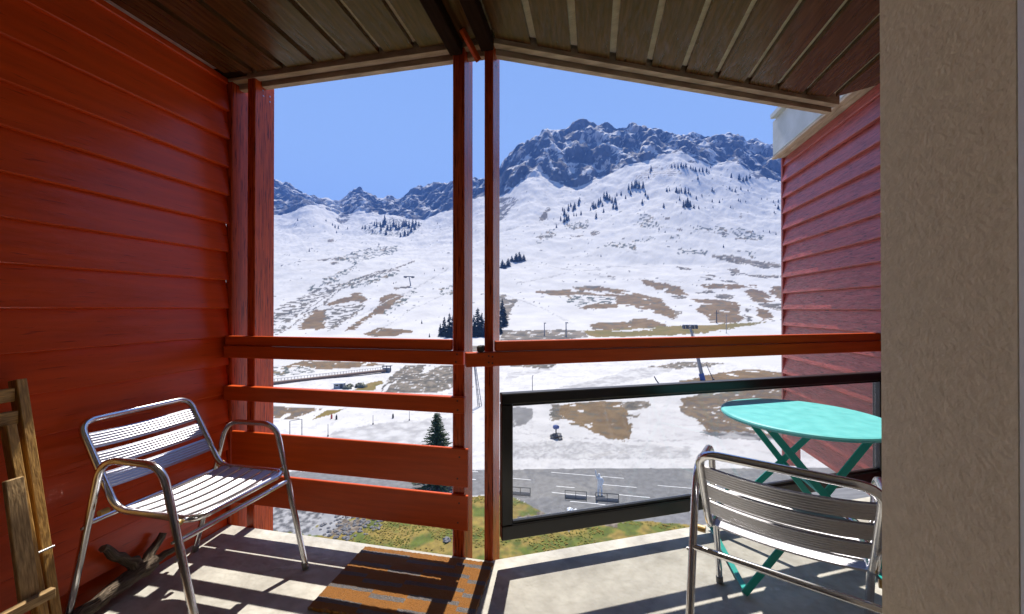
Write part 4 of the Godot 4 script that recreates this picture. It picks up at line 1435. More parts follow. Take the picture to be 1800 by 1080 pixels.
func build_trees() -> void:
	var nt := thing("spruce_tree", on_ground(-21.4, -50.8), 0.4, "tall green spruce with open branches below the lower railing boards", "tree")
	var m := near_conifer()
	put("trunk", m[0], mat.trunk, nt)
	put("crown", m[1], mat.needle_near, nt)
	var kinds := [far_conifer(1), far_conifer(2), far_conifer(3), far_conifer(4)]
	var clumps := ["the slanting clump nearest the posts below the big crag", "the long middle clump on the right slope", "the tight clump just under the snow terraces", "the short level row right of the terraces", "the knot of trees below that level row", "the scatter over the open right slope", "the bushy group beside the post on white snow", "the row slanting down from the snow ridge", "the scatter below the far right crags", "the wooded spur left of the posts", "the scatter on the upper left snowfield", "the wood behind the two middle posts", "the few on the lower left slope"]
	# the ends and the tallest of each clump are told apart
	var ends := {}
	for i in TREES.size():
		var q: Array = TREES[i]
		var b := atan2(q[1], -q[3])
		if not ends.has(q[0]): ends[q[0]] = [i, b, i, b, i, q[4]]
		var en: Array = ends[q[0]]
		if b < en[1]: en[0] = i; en[1] = b
		if b > en[3]: en[2] = i; en[3] = b
		if q[4] > en[5]: en[4] = i; en[5] = q[4]
	var groups := ["slanting clump of conifers", "middle clump of conifers", "clump under the terraces", "level row of conifers", "group round the tallest conifer", "scattered conifers right", "bushy conifers by the post", "row under the snow ridge", "conifers below the far crags", "conifers on the spur", "scattered conifers left", "conifers behind the posts", "lower left conifers"]
	for i in TREES.size():
		var t: Array = TREES[i]
		var c: int = t[0]
		var h: float = t[4]
		var wide := rng.randf_range(0.95, 1.35)
		if c == 6: wide = 2.0
		if c == 11: h *= 0.88
		var xf := Transform3D(Basis(Vector3.UP, rng.randf() * TAU).scaled(Vector3(h * wide, h, h * wide)), on_ground(t[1], t[3], -h * 0.03))
		var en: Array = ends[c]
		var which := "small conifer among the others of "
		if en[4] == i: which = "tallest conifer of "
		elif en[0] == i: which = "leftmost conifer of "
		elif en[2] == i: which = "rightmost conifer of "
		tag(put("conifer_tree", kinds[rng.randi() % 4], mat.needle, null, xf), which + clumps[c], "tree", groups[c])


# ------------------------------------------------------------------ survey of the land: bearings in degrees, then (range, height) pairs in metres for each bearing
const NET_AZ := [-62.88, -61.44, -59.91, -58.27, -56.54, -54.69, -52.73, -50.64, -48.42, -46.07, -43.58, -43.09, -42.59, -42.09, -41.58, -41.07, -40.56, -40.04, -39.51, -38.98, -38.44, -37.90, -37.35, -36.80, -36.24, -35.68, -35.12, -34.54, -33.97, -33.39, -32.80, -32.21, -31.62, -31.02, -30.41, -29.80, -29.19, -28.58, -27.95, -27.33, -26.70, -26.07, -25.44, -24.80, -24.15, -23.51, -22.86, -22.21, -21.56, -20.90, -20.24, -19.58, -18.92, -18.25, -17.59, -16.92, -16.25, -15.58, -14.91, -14.23, -13.56, -12.55, -11.54, -10.53, -9.52, -8.51, -7.50, -6.50, -5.50, -4.50, -3.51, -2.52, -1.54, -0.57, 0.40, 1.36, 2.32, 3.27, 4.20, 5.13, 6.05, 6.96, 7.86, 8.75, 9.63, 10.50, 11.36, 12.21, 13.05, 13.87, 14.69, 15.49, 16.28, 17.06, 17.83, 18.59, 19.34, 20.07, 20.79, 21.50, 22.20, 22.89, 23.57, 24.23, 24.45, 27.09, 29.55, 31.83, 33.95, 35.93, 37.76, 39.46, 41.05, 42.53, 43.91]
const NET := [
	15.9, -24.6, 57.2, -24, 79.5, -24, 98.5, -24.2, 135.1, -24.8, 182.8, -25.3, 270.2, -25.8, 397.3, -25.5, 556.3, -23, 731.1, -6.9, 985.4, 26.7, 1350.9, 98.7, 1986.7, 257.4, 2622.4, 468.1, 3258.1, 731.5, 3576, 1051.8, 3973.3, 1445.2, 4768, 896,
	15.4, -24.6, 55.5, -24, 77.1, -24, 95.6, -24.2, 131.1, -24.8, 177.3, -25.3, 262.1, -25.8, 385.5, -25.5, 539.6, -23, 709.2, -6.9, 955.9, 26.7, 1310.5, 98.7, 1927.3, 253.6, 2544, 456.6, 3160.7, 709.4, 3469.1, 1020.2, 3854.5, 1401.9, 4625.4, 869.2,
	15.0, -24.6, 53.8, -24, 74.8, -24, 92.7, -24.2, 127.1, -24.8, 172, -25.3, 254.2, -25.8, 373.8, -25.5, 523.4, -23, 687.9, -6.9, 927.1, 26.7, 1271, 98.7, 1869.2, 248.5, 2467.3, 443.2, 3065.4, 685.1, 3364.5, 987, 3738.3, 1357.8, 4486, 841.8,
	14.5, -24.6, 52.2, -24, 72.5, -24, 89.9, -24.2, 123.2, -24.8, 166.8, -25.3, 246.5, -25.8, 362.5, -25.5, 507.5, -23, 667, -6.9, 899, 26.7, 1232.5, 98.7, 1812.5, 242.9, 2392.5, 429.6, 2972.5, 660.7, 3262.5, 953.8, 3625, 1313.7, 4350, 814.5,
	14.1, -24.6, 50.6, -24, 70.3, -24, 87.2, -24.2, 119.5, -24.8, 161.7, -25.3, 239, -25.8, 351.5, -25.5, 492.1, -23, 646.7, -6.9, 871.7, 26.7, 1195, 98.7, 1757.4, 237.3, 2319.8, 415.8, 2882.1, 636.4, 3163.3, 918.3, 3514.8, 1264.7, 4217.8, 784.1,
	13.6, -24.6, 49.1, -24, 68.2, -24, 84.5, -24.2, 115.9, -24.8, 156.8, -25.3, 231.7, -25.8, 340.8, -25.5, 477.1, -23, 627.1, -6.9, 845.2, 26.7, 1158.7, 98.7, 1704, 231.6, 2249.3, 402.1, 2794.6, 612, 3067.2, 881.8, 3408, 1213.2, 4089.6, 752.2,
	13.2, -24.6, 47.6, -24, 66.1, -24, 82, -24.2, 112.4, -24.8, 152, -25.3, 224.7, -25.8, 330.5, -25.5, 462.7, -23, 608.1, -6.9, 819.6, 26.7, 1123.7, 98.7, 1652.5, 226.1, 2181.3, 388.5, 2710.1, 587.7, 2974.5, 845.3, 3305, 1161.7, 3966, 720.3,
	12.8, -24.6, 46.2, -24, 64.1, -24, 79.5, -24.2, 109, -24.8, 147.5, -25.3, 218, -25.8, 320.6, -25.5, 448.9, -23, 589.9, -6.9, 795.1, 26.7, 1090.1, 98.7, 1603.1, 220.6, 2116.1, 375.2, 2629.1, 564.2, 2885.5, 805.5, 3206.2, 1101.9, 3847.4, 683.2,
	12.4, -24.6, 44.8, -24, 62.2, -24, 77.2, -24.2, 105.8, -24.8, 143.1, -25.3, 211.6, -25.8, 311.2, -25.5, 435.7, -23, 572.6, -6.9, 771.7, 26.7, 1058, 98.7, 1555.9, 215.4, 2053.8, 362.3, 2551.7, 541, 2800.6, 765, 3111.8, 1040.2, 3734.2, 644.9,
	12.1, -24.6, 43.5, -24, 60.4, -24, 75, -24.2, 102.8, -24.8, 139, -25.3, 205.5, -25.8, 302.2, -25.5, 423.1, -23, 556.1, -6.9, 749.6, 26.7, 1027.6, 98.7, 1511.2, 211.1, 1994.8, 350.1, 2478.4, 518.1, 2720.2, 713.6, 3022.4, 953.9, 3626.9, 591.4,
	11.8, -24.6, 42.3, -24, 58.8, -24, 72.9, -24.2, 99.9, -24.8, 135.2, -25.3, 199.8, -25.8, 293.8, -25.5, 411.4, -23, 540.7, -6.9, 728.7, 26.7, 999.1, 98.7, 1469.2, 209.5, 1939.4, 342.3, 2409.5, 501.6, 2644.6, 658.2, 2938.4, 851, 3526.1, 527.6,
	11.7, -24.6, 42.1, -24, 58.5, -24, 72.5, -24.2, 99.4, -24.8, 134.5, -25.3, 198.8, -25.8, 292.3, -25.5, 409.2, -23, 537.8, -6.9, 724.9, 26.7, 993.8, 98.7, 1461.5, 209.5, 1929.2, 342.5, 2396.9, 502, 2630.8, 651.6, 2923.1, 835.8, 3507.7, 518.2,
	11.6, -24.6, 41.9, -24, 58.2, -24, 72.1, -24.2, 98.9, -24.8, 133.8, -25.3, 197.7, -25.8, 290.8, -25.5, 407.1, -23, 535.1, -6.9, 721.2, 26.7, 988.7, 98.7, 1454, 209.7, 1919.2, 343.4, 2384.5, 504, 2617.1, 646.1, 2907.9, 821.1, 3489.5, 509.1,
	11.6, -24.6, 41.7, -24, 57.9, -24, 71.7, -24.2, 98.4, -24.8, 133.1, -25.3, 196.7, -25.8, 289.3, -25.5, 405, -23, 532.3, -6.9, 717.5, 26.7, 983.6, 98.7, 1446.5, 209.8, 1909.4, 345.1, 2372.3, 507.9, 2603.7, 641.2, 2893, 805.6, 3471.6, 499.5,
	11.5, -24.6, 41.4, -24, 57.6, -24, 71.4, -24.2, 97.9, -24.8, 132.4, -25.3, 195.7, -25.8, 287.8, -25.5, 403, -23, 529.6, -6.9, 713.8, 26.7, 978.6, 98.7, 1439.2, 210, 1899.7, 347.8, 2360.2, 514.3, 2590.5, 637.5, 2878.3, 789.4, 3454, 489.4,
	11.5, -24.6, 41.2, -24, 57.3, -24, 71, -24.2, 97.4, -24.8, 131.7, -25.3, 194.7, -25.8, 286.4, -25.5, 400.9, -23, 527, -6.9, 710.2, 26.7, 973.7, 98.7, 1431.9, 210.2, 1890.2, 351.7, 2348.4, 523.6, 2577.5, 635.5, 2863.9, 773.7, 3436.6, 479.7,
	11.4, -24.6, 41, -24, 57, -24, 70.7, -24.2, 96.9, -24.8, 131.1, -25.3, 193.8, -25.8, 285, -25.5, 398.9, -23, 524.3, -6.9, 706.7, 26.7, 968.9, 98.7, 1424.8, 210.3, 1880.8, 355.9, 2336.7, 533.9, 2564.7, 635.7, 2849.6, 761.5, 3419.6, 472.1,
	11.3, -24.6, 40.8, -24, 56.7, -24, 70.3, -24.2, 96.4, -24.8, 130.4, -25.3, 192.8, -25.8, 283.6, -25.5, 397, -23, 521.8, -6.9, 703.2, 26.7, 964.1, 98.7, 1417.8, 210.4, 1871.5, 359.3, 2325.2, 542.3, 2552.1, 635, 2835.6, 749.7, 3402.8, 464.8,
	11.3, -24.6, 40.6, -24, 56.4, -24, 70, -24.2, 95.9, -24.8, 129.8, -25.3, 191.9, -25.8, 282.2, -25.5, 395.1, -23, 519.2, -6.9, 699.8, 26.7, 959.4, 98.7, 1410.9, 210.3, 1862.4, 360.9, 2313.9, 546.3, 2539.7, 631.9, 2821.9, 738.1, 3386.3, 457.6,
	11.2, -24.6, 40.4, -24, 56.2, -24, 69.6, -24.2, 95.5, -24.8, 129.2, -25.3, 191, -25.8, 280.8, -25.5, 393.2, -23, 516.7, -6.9, 696.5, 26.7, 954.8, 98.7, 1404.2, 210.1, 1853.5, 360.4, 2302.9, 545.6, 2527.5, 627.1, 2808.4, 728.3, 3370, 451.5,
	11.2, -24.6, 40.2, -24, 55.9, -24, 69.3, -24.2, 95, -24.8, 128.6, -25.3, 190.1, -25.8, 279.5, -25.5, 391.3, -23, 514.3, -6.9, 693.2, 26.7, 950.3, 98.7, 1397.5, 209.8, 1844.8, 358.5, 2292, 541.2, 2515.6, 620.5, 2795.1, 718.8, 3354.1, 445.7,
	11.1, -24.6, 40.1, -24, 55.6, -24, 69, -24.2, 94.6, -24.8, 128, -25.3, 189.2, -25.8, 278.2, -25.5, 389.5, -23, 511.9, -6.9, 689.9, 26.7, 945.9, 98.7, 1391, 209.4, 1836.2, 355, 2281.3, 533.3, 2503.9, 612, 2782.1, 709.6, 3338.5, 439.9,
	11.1, -24.6, 39.9, -24, 55.4, -24, 68.7, -24.2, 94.2, -24.8, 127.4, -25.3, 188.3, -25.8, 276.9, -25.5, 387.7, -23, 509.5, -6.9, 686.8, 26.7, 941.6, 98.7, 1384.6, 208.9, 1827.7, 349.7, 2270.8, 521, 2492.4, 603.4, 2769.3, 705.4, 3323.1, 437.4,
	11.0, -24.6, 39.7, -24, 55.1, -24, 68.4, -24.2, 93.7, -24.8, 126.8, -25.3, 187.5, -25.8, 275.7, -25.5, 385.9, -23, 507.2, -6.9, 683.7, 26.7, 937.3, 98.7, 1378.4, 208.4, 1819.5, 343.1, 2260.5, 505.5, 2481.1, 593.9, 2756.8, 703.3, 3308.1, 436,
	11.0, -24.6, 39.5, -24, 54.9, -24, 68.1, -24.2, 93.3, -24.8, 126.2, -25.3, 186.6, -25.8, 274.4, -25.5, 384.2, -23, 505, -6.9, 680.6, 26.7, 933.1, 98.7, 1372.2, 207.8, 1811.4, 336.8, 2250.5, 490.7, 2470, 584.8, 2744.5, 701.1, 3293.4, 434.7,
	10.9, -24.6, 39.3, -24, 54.6, -24, 67.8, -24.2, 92.9, -24.8, 125.7, -25.3, 185.8, -25.8, 273.2, -25.5, 382.5, -23, 502.8, -6.9, 677.7, 26.7, 929, 98.7, 1366.2, 207.3, 1803.4, 332.7, 2240.6, 481.4, 2459.2, 582.1, 2732.5, 706.5, 3279, 438,
	10.9, -24.6, 39.2, -24, 54.4, -24, 67.5, -24.2, 92.5, -24.8, 125.2, -25.3, 185, -25.8, 272.1, -25.5, 380.9, -23, 500.6, -6.9, 674.7, 26.7, 925.1, 98.7, 1360.4, 206.8, 1795.7, 331.8, 2231, 480, 2448.7, 589.2, 2720.7, 724, 3264.9, 448.9,
	10.8, -24.6, 39, -24, 54.2, -24, 67.2, -24.2, 92.1, -24.8, 124.6, -25.3, 184.2, -25.8, 270.9, -25.5, 379.3, -23, 498.5, -6.9, 671.9, 26.7, 921.2, 98.7, 1354.6, 206.4, 1788.1, 333.4, 2221.6, 484.6, 2438.3, 602.3, 2709.3, 747.5, 3251.1, 463.5,
	10.8, -24.6, 38.9, -24, 54, -24, 66.9, -24.2, 91.7, -24.8, 124.1, -25.3, 183.5, -25.8, 269.8, -25.5, 377.7, -23, 496.4, -6.9, 669.1, 26.7, 917.3, 98.7, 1349, 206.1, 1780.7, 336, 2212.4, 491.7, 2428.3, 617.2, 2698.1, 771.9, 3237.7, 478.6,
	10.7, -24.6, 38.7, -24, 53.7, -24, 66.6, -24.2, 91.4, -24.8, 123.6, -25.3, 182.7, -25.8, 268.7, -25.5, 376.2, -23, 494.4, -6.9, 666.4, 26.7, 913.6, 98.7, 1343.6, 205.8, 1773.5, 338.8, 2203.5, 499.2, 2418.4, 625.6, 2687.2, 781.5, 3224.6, 484.5,
	10.7, -24.6, 38.5, -24, 53.5, -24, 66.4, -24.2, 91, -24.8, 123.1, -25.3, 182, -25.8, 267.7, -25.5, 374.7, -23, 492.5, -6.9, 663.8, 26.7, 910, 98.7, 1338.3, 205.6, 1766.5, 341.3, 2194.7, 505.8, 2408.9, 622.8, 2676.5, 767.1, 3211.8, 475.6,
	10.7, -24.6, 38.4, -24, 53.3, -24, 66.1, -24.2, 90.6, -24.8, 122.6, -25.3, 181.3, -25.8, 266.6, -25.5, 373.3, -23, 490.6, -6.9, 661.2, 26.7, 906.5, 98.7, 1333.1, 205.4, 1759.7, 342.9, 2186.2, 510, 2399.5, 616.2, 2666.1, 747.4, 3199.4, 463.4,
	10.6, -24.6, 38.2, -24, 53.1, -24, 65.9, -24.2, 90.3, -24.8, 122.2, -25.3, 180.6, -25.8, 265.6, -25.5, 371.8, -23, 488.7, -6.9, 658.7, 26.7, 903.1, 98.7, 1328, 205.2, 1753, 342.9, 2178, 510.5, 2390.5, 607.2, 2656.1, 726.8, 3187.3, 450.6,
	10.6, -24.6, 38.1, -24, 52.9, -24, 65.6, -24.2, 90, -24.8, 121.7, -25.3, 179.9, -25.8, 264.6, -25.5, 370.5, -23, 486.9, -6.9, 656.3, 26.7, 899.7, 98.7, 1323.1, 205, 1746.5, 341.7, 2170, 507.8, 2381.7, 596.9, 2646.3, 707.3, 3175.5, 438.5,
	10.5, -24.6, 38, -24, 52.7, -24, 65.4, -24.2, 89.7, -24.8, 121.3, -25.3, 179.3, -25.8, 263.7, -25.5, 369.1, -23, 485.2, -6.9, 653.9, 26.7, 896.5, 98.7, 1318.4, 204.8, 1740.3, 339.8, 2162.2, 503.6, 2373.1, 595.2, 2636.8, 708.7, 3164.1, 439.4,
	10.5, -24.6, 37.8, -24, 52.6, -24, 65.2, -24.2, 89.3, -24.8, 120.9, -25.3, 178.7, -25.8, 262.8, -25.5, 367.9, -23, 483.5, -6.9, 651.6, 26.7, 893.4, 98.7, 1313.8, 204.6, 1734.2, 338, 2154.6, 499.2, 2364.8, 599.6, 2627.6, 723.6, 3153.1, 448.6,
	10.5, -24.6, 37.7, -24, 52.4, -24, 64.9, -24.2, 89, -24.8, 120.5, -25.3, 178.1, -25.8, 261.9, -25.5, 366.6, -23, 481.8, -6.9, 649.4, 26.7, 890.4, 98.7, 1309.3, 204.4, 1728.3, 336.2, 2147.3, 495.2, 2356.8, 598.1, 2618.7, 725.2, 3142.4, 449.6,
	10.4, -24.6, 37.6, -24, 52.2, -24, 64.7, -24.2, 88.7, -24.8, 120.1, -25.3, 177.5, -25.8, 261, -25.5, 365.4, -23, 480.3, -6.9, 647.3, 26.7, 887.4, 98.7, 1305, 204.2, 1722.7, 334.6, 2140.3, 491.4, 2349.1, 589.6, 2610.1, 710.8, 3132.1, 440.7,
	10.4, -24.6, 37.5, -24, 52, -24, 64.5, -24.2, 88.5, -24.8, 119.7, -25.3, 176.9, -25.8, 260.2, -25.5, 364.2, -23, 478.7, -6.9, 645.2, 26.7, 884.6, 98.7, 1300.9, 204.1, 1717.2, 333, 2133.5, 487.8, 2341.6, 589.9, 2601.8, 716.1, 3122.1, 444,
	10.4, -24.6, 37.4, -24, 51.9, -24, 64.3, -24.2, 88.2, -24.8, 119.3, -25.3, 176.4, -25.8, 259.4, -25.5, 363.1, -23, 477.3, -6.9, 643.3, 26.7, 881.9, 98.7, 1296.9, 204.1, 1711.9, 331.6, 2126.9, 484.4, 2334.4, 596.7, 2593.8, 735.3, 3112.5, 455.9,
	10.3, -24.6, 37.2, -24, 51.7, -24, 64.1, -24.2, 87.9, -24.8, 119, -25.3, 175.9, -25.8, 258.6, -25.5, 362.1, -23, 475.8, -6.9, 641.4, 26.7, 879.3, 98.7, 1293.1, 204.2, 1706.8, 330.5, 2120.6, 481.4, 2327.5, 603.7, 2586.1, 754.4, 3103.3, 467.7,
	10.3, -24.6, 37.1, -24, 51.6, -24, 64, -24.2, 87.7, -24.8, 118.6, -25.3, 175.4, -25.8, 257.9, -25.5, 361, -23, 474.5, -6.9, 639.5, 26.7, 876.8, 98.7, 1289.4, 204.4, 1702, 329.7, 2114.6, 479.1, 2320.9, 609.2, 2578.7, 769.6, 3094.5, 477.1,
	10.3, -24.6, 37, -24, 51.4, -24, 63.8, -24.2, 87.4, -24.8, 118.3, -25.3, 174.9, -25.8, 257.2, -25.5, 360, -23, 473.2, -6.9, 637.8, 26.7, 874.4, 98.7, 1285.8, 204.8, 1697.3, 329.5, 2108.8, 477.9, 2314.5, 615.2, 2571.7, 784.3, 3086, 486.3,
	10.3, -24.6, 36.9, -24, 51.3, -24, 63.6, -24.2, 87.2, -24.8, 118, -25.3, 174.4, -25.8, 256.5, -25.5, 359.1, -23, 471.9, -6.9, 636.1, 26.7, 872.1, 98.7, 1282.2, 205.3, 1692.4, 330.2, 2102.5, 478.8, 2307.6, 622.7, 2563.9, 800, 3076.7, 496,
	10.2, -24.6, 36.8, -24, 51.2, -24, 63.5, -24.2, 87, -24.8, 117.7, -25.3, 174, -25.8, 255.9, -25.5, 358.2, -23, 470.8, -6.9, 634.5, 26.7, 869.9, 98.7, 1277.1, 205.8, 1684.5, 331.7, 2091.6, 481.5, 2295.1, 630.9, 2549.7, 814.8, 3059.6, 505.1,
	10.2, -24.6, 36.8, -24, 51, -24, 63.3, -24.2, 86.8, -24.8, 117.4, -25.3, 173.6, -25.8, 255.2, -25.5, 357.3, -23, 469.6, -6.9, 633, 26.7, 867.8, 98.7, 1270.5, 206.2, 1673.6, 333.5, 2075.9, 485.3, 2277, 633.3, 2528.7, 815.5, 3034.5, 505.6,
	10.2, -24.6, 36.7, -24, 50.9, -24, 63.2, -24.2, 86.6, -24.8, 117.1, -25.3, 173.2, -25.8, 254.7, -25.5, 356.5, -23, 468.6, -6.9, 631.6, 26.7, 865.9, 98.7, 1262.6, 206.5, 1660.1, 335.3, 2056, 489.2, 2254, 626.6, 2502, 795.9, 3002.4, 493.5,
	10.2, -24.6, 36.6, -24, 50.8, -24, 63, -24.2, 86.4, -24.8, 116.9, -25.3, 172.8, -25.8, 254.1, -25.5, 355.8, -23, 467.6, -6.9, 630.2, 26.7, 864, 98.7, 1253.6, 206.7, 1644.4, 336.9, 2032.6, 492.4, 2226.7, 624, 2470.4, 786, 2964.4, 487.3,
	10.1, -24.6, 36.5, -24, 50.7, -24, 62.9, -24.2, 86.2, -24.8, 116.7, -25.3, 172.5, -25.8, 253.6, -25.5, 355.1, -23, 466.6, -6.9, 629, 26.7, 862.3, 98.7, 1243.6, 206.9, 1626.8, 338.1, 2006.3, 494.8, 2196, 622.2, 2434.6, 779.1, 2921.5, 483,
	10.1, -24.6, 36.5, -24, 50.6, -24, 62.8, -24.2, 86.1, -24.8, 116.4, -25.3, 172.1, -25.8, 253.1, -25.5, 354.4, -23, 465.8, -6.9, 627.8, 26.7, 860.7, 98.7, 1233, 207.1, 1607.8, 339.3, 1977.7, 497, 2162.6, 621.4, 2395.6, 774.6, 2874.7, 480.2,
	10.1, -24.6, 36.4, -24, 50.5, -24, 62.7, -24.2, 85.9, -24.8, 116.2, -25.3, 171.8, -25.8, 252.7, -25.5, 353.8, -23, 464.9, -6.9, 626.7, 26.7, 859.1, 98.7, 1221.9, 207.2, 1587.8, 340.6, 1947.3, 499.7, 2127.1, 623.9, 2354.2, 776.9, 2825, 481.7,
	10.1, -24.6, 36.3, -24, 50.5, -24, 62.6, -24.2, 85.8, -24.8, 116, -25.3, 171.5, -25.8, 252.3, -25.5, 353.2, -23, 464.2, -6.9, 625.6, 26.7, 857.7, 98.7, 1210.4, 207.3, 1567.1, 342.3, 1915.8, 503.4, 2090.2, 620.2, 2311.2, 764.1, 2773.4, 473.8,
	10.1, -24.6, 36.3, -24, 50.4, -24, 62.5, -24.2, 85.6, -24.8, 115.9, -25.3, 171.3, -25.8, 251.9, -25.5, 352.7, -23, 463.5, -6.9, 624.7, 26.7, 856.5, 98.7, 1198.9, 207.3, 1546, 344.3, 1883.8, 507.7, 2052.7, 615.8, 2267.3, 749.2, 2720.8, 464.5,
	10.1, -24.6, 36.2, -24, 50.3, -24, 62.4, -24.2, 85.5, -24.8, 115.7, -25.3, 171.1, -25.8, 251.6, -25.5, 352.2, -23, 462.9, -6.9, 623.9, 26.7, 855.3, 98.7, 1187.5, 207.4, 1525.1, 346.2, 1851.8, 511.7, 2015.2, 611.1, 2223.5, 734.1, 2668.2, 455.2,
	10.0, -24.6, 36.2, -24, 50.2, -24, 62.3, -24.2, 85.4, -24.8, 115.6, -25.3, 170.8, -25.8, 251.2, -25.5, 351.7, -23, 462.3, -6.9, 623.1, 26.7, 854.2, 98.7, 1176.3, 207.5, 1504.6, 347.4, 1820.5, 513.9, 1978.5, 605.6, 2180.5, 719.5, 2616.6, 446.1,
	10.0, -24.6, 36.1, -24, 50.2, -24, 62.2, -24.2, 85.3, -24.8, 115.4, -25.3, 170.7, -25.8, 251, -25.5, 351.4, -23, 461.8, -6.9, 622.4, 26.7, 853.3, 98.7, 1165.6, 207.6, 1484.8, 347, 1790.3, 512.1, 1943.1, 599.5, 2139.1, 708.1, 2567, 439,
	10.0, -24.6, 36.1, -24, 50.1, -24, 62.2, -24.2, 85.2, -24.8, 115.3, -25.3, 170.5, -25.8, 250.7, -25.5, 351, -23, 461.3, -6.9, 621.8, 26.7, 852.5, 98.7, 1155.6, 207.7, 1466.3, 344.6, 1761.9, 505.5, 1909.7, 592.2, 2100.2, 699.9, 2520.2, 433.9,
	10.0, -24.6, 36.1, -24, 50.1, -24, 62.1, -24.2, 85.2, -24.8, 115.2, -25.3, 170.4, -25.8, 250.5, -25.5, 350.7, -23, 461, -6.9, 621.3, 26.7, 851.8, 98.7, 1146.5, 208.1, 1449.3, 341.1, 1735.9, 496.3, 1879.2, 585.2, 2064.4, 695.7, 2477.2, 431.3,
	10.0, -24.6, 36.1, -24, 50.1, -24, 62.1, -24.2, 85.1, -24.8, 115.2, -25.3, 170.2, -25.8, 250.4, -25.5, 350.5, -23, 460.6, -6.9, 620.9, 26.7, 851.2, 98.7, 1138.4, 208.5, 1434.3, 338.2, 1712.7, 488.1, 1852, 581.1, 2032.6, 696.2, 2439.1, 431.6,
	10.0, -24.6, 36, -24, 50, -24, 62.1, -24.2, 85.1, -24.8, 115.1, -25.3, 170.1, -25.8, 250.2, -25.5, 350.3, -23, 460.4, -6.9, 620.5, 26.7, 850.7, 98.7, 1131.5, 209.2, 1421.5, 337.3, 1693.1, 484.5, 1828.9, 584.4, 2005.5, 707.7, 2406.6, 438.8,
	10.0, -24.6, 36, -24, 50, -24, 62, -24.2, 85, -24.8, 115, -25.3, 170.1, -25.8, 250.1, -25.5, 350.2, -23, 460.2, -6.9, 620.3, 26.7, 850.4, 98.7, 1126.1, 210.1, 1411.4, 339.3, 1677.5, 487.6, 1810.5, 596.9, 1984.1, 731.5, 2380.9, 453.5,
	10.0, -24.6, 36, -24, 50, -24, 62, -24.2, 85, -24.8, 115, -25.3, 170, -25.8, 250, -25.5, 350, -23, 460, -6.9, 620, 26.7, 850.1, 98.7, 1121, 211.8, 1401.9, 347.6, 1662.9, 504.2, 1793.5, 629.7, 1964.1, 783.7, 2356.9, 485.9,
	10.0, -24.6, 36, -24, 50, -24, 62, -24.2, 85, -24.8, 115, -25.3, 170, -25.8, 250, -25.5, 350, -23, 460, -6.9, 620, 26.7, 850, 98.7, 1120, 214.1, 1400, 359.9, 1660, 529.7, 1790, 659.2, 1960, 818.2, 2352, 507.3,
	10.0, -24.6, 36, -24, 50, -24, 62, -24.2, 85, -24.8, 115, -25.3, 170, -25.8, 250.1, -25.5, 350.1, -23, 460.1, -6.9, 620.2, 26.7, 850.2, 98.7, 1120.3, 216.3, 1400.4, 371.5, 1660.5, 553.9, 1790.5, 684.8, 1960.5, 845.6, 2352.7, 524.2,
	10.0, -24.6, 36, -24, 50, -24, 62.1, -24.2, 85.1, -24.8, 115.1, -25.3, 170.1, -25.8, 250.2, -25.5, 350.3, -23, 460.4, -6.9, 620.5, 26.7, 850.7, 98.7, 1120.9, 218, 1401.2, 379.1, 1661.4, 569.2, 1791.5, 696.5, 1961.7, 853.2, 2354, 529,
	10.0, -24.6, 36.1, -24, 50.1, -24, 62.1, -24.2, 85.1, -24.8, 115.2, -25.3, 170.3, -25.8, 250.4, -25.5, 350.6, -23, 460.8, -6.9, 621.1, 26.7, 851.5, 98.7, 1121.9, 219.2, 1402.4, 381.1, 1662.9, 571.9, 1793.1, 705.1, 1963.4, 868.8, 2356.1, 538.7,
	10.0, -24.6, 36.1, -24, 50.1, -24, 62.2, -24.2, 85.2, -24.8, 115.3, -25.3, 170.5, -25.8, 250.7, -25.5, 351, -23, 461.3, -6.9, 621.8, 26.7, 852.5, 98.7, 1123.3, 219.9, 1404.1, 378.5, 1664.8, 564.8, 1795.2, 713, 1965.7, 894.6, 2358.9, 554.6,
	10.0, -24.6, 36.2, -24, 50.2, -24, 62.3, -24.2, 85.4, -24.8, 115.5, -25.3, 170.8, -25.8, 251.1, -25.5, 351.5, -23, 462, -6.9, 622.7, 26.7, 853.8, 98.7, 1124.9, 220.2, 1406.2, 373.8, 1667.3, 553.1, 1797.9, 716.3, 1968.7, 915.7, 2362.4, 567.7,
	10.1, -24.6, 36.2, -24, 50.3, -24, 62.4, -24.2, 85.5, -24.8, 115.7, -25.3, 171.1, -25.8, 251.6, -25.5, 352.2, -23, 462.9, -6.9, 623.9, 26.7, 855.3, 98.7, 1127, 220.2, 1408.7, 369.2, 1670.3, 542.2, 1801.1, 713.3, 1972.2, 921.9, 2366.6, 571.6,
	10.1, -24.6, 36.3, -24, 50.4, -24, 62.5, -24.2, 85.7, -24.8, 116, -25.3, 171.4, -25.8, 252.1, -25.5, 352.9, -23, 463.8, -6.9, 625.2, 26.7, 857.1, 98.7, 1129.3, 220.2, 1411.7, 365.4, 1673.8, 533.1, 1804.9, 712.3, 1976.3, 930.4, 2371.6, 576.8,
	10.1, -24.6, 36.4, -24, 50.5, -24, 62.7, -24.2, 85.9, -24.8, 116.2, -25.3, 171.8, -25.8, 252.7, -25.5, 353.8, -23, 464.9, -6.9, 626.7, 26.7, 859.1, 98.7, 1132, 220.4, 1415.1, 362.6, 1677.9, 526.2, 1809.3, 715.6, 1981.1, 945.9, 2377.3, 586.5,
	10.1, -24.6, 36.5, -24, 50.7, -24, 62.8, -24.2, 86.1, -24.8, 116.5, -25.3, 172.3, -25.8, 253.4, -25.5, 354.7, -23, 466.2, -6.9, 628.4, 26.7, 861.5, 98.7, 1135.1, 220.8, 1418.9, 362.4, 1682.4, 525.1, 1814.1, 716.2, 1986.4, 948.3, 2383.7, 588,
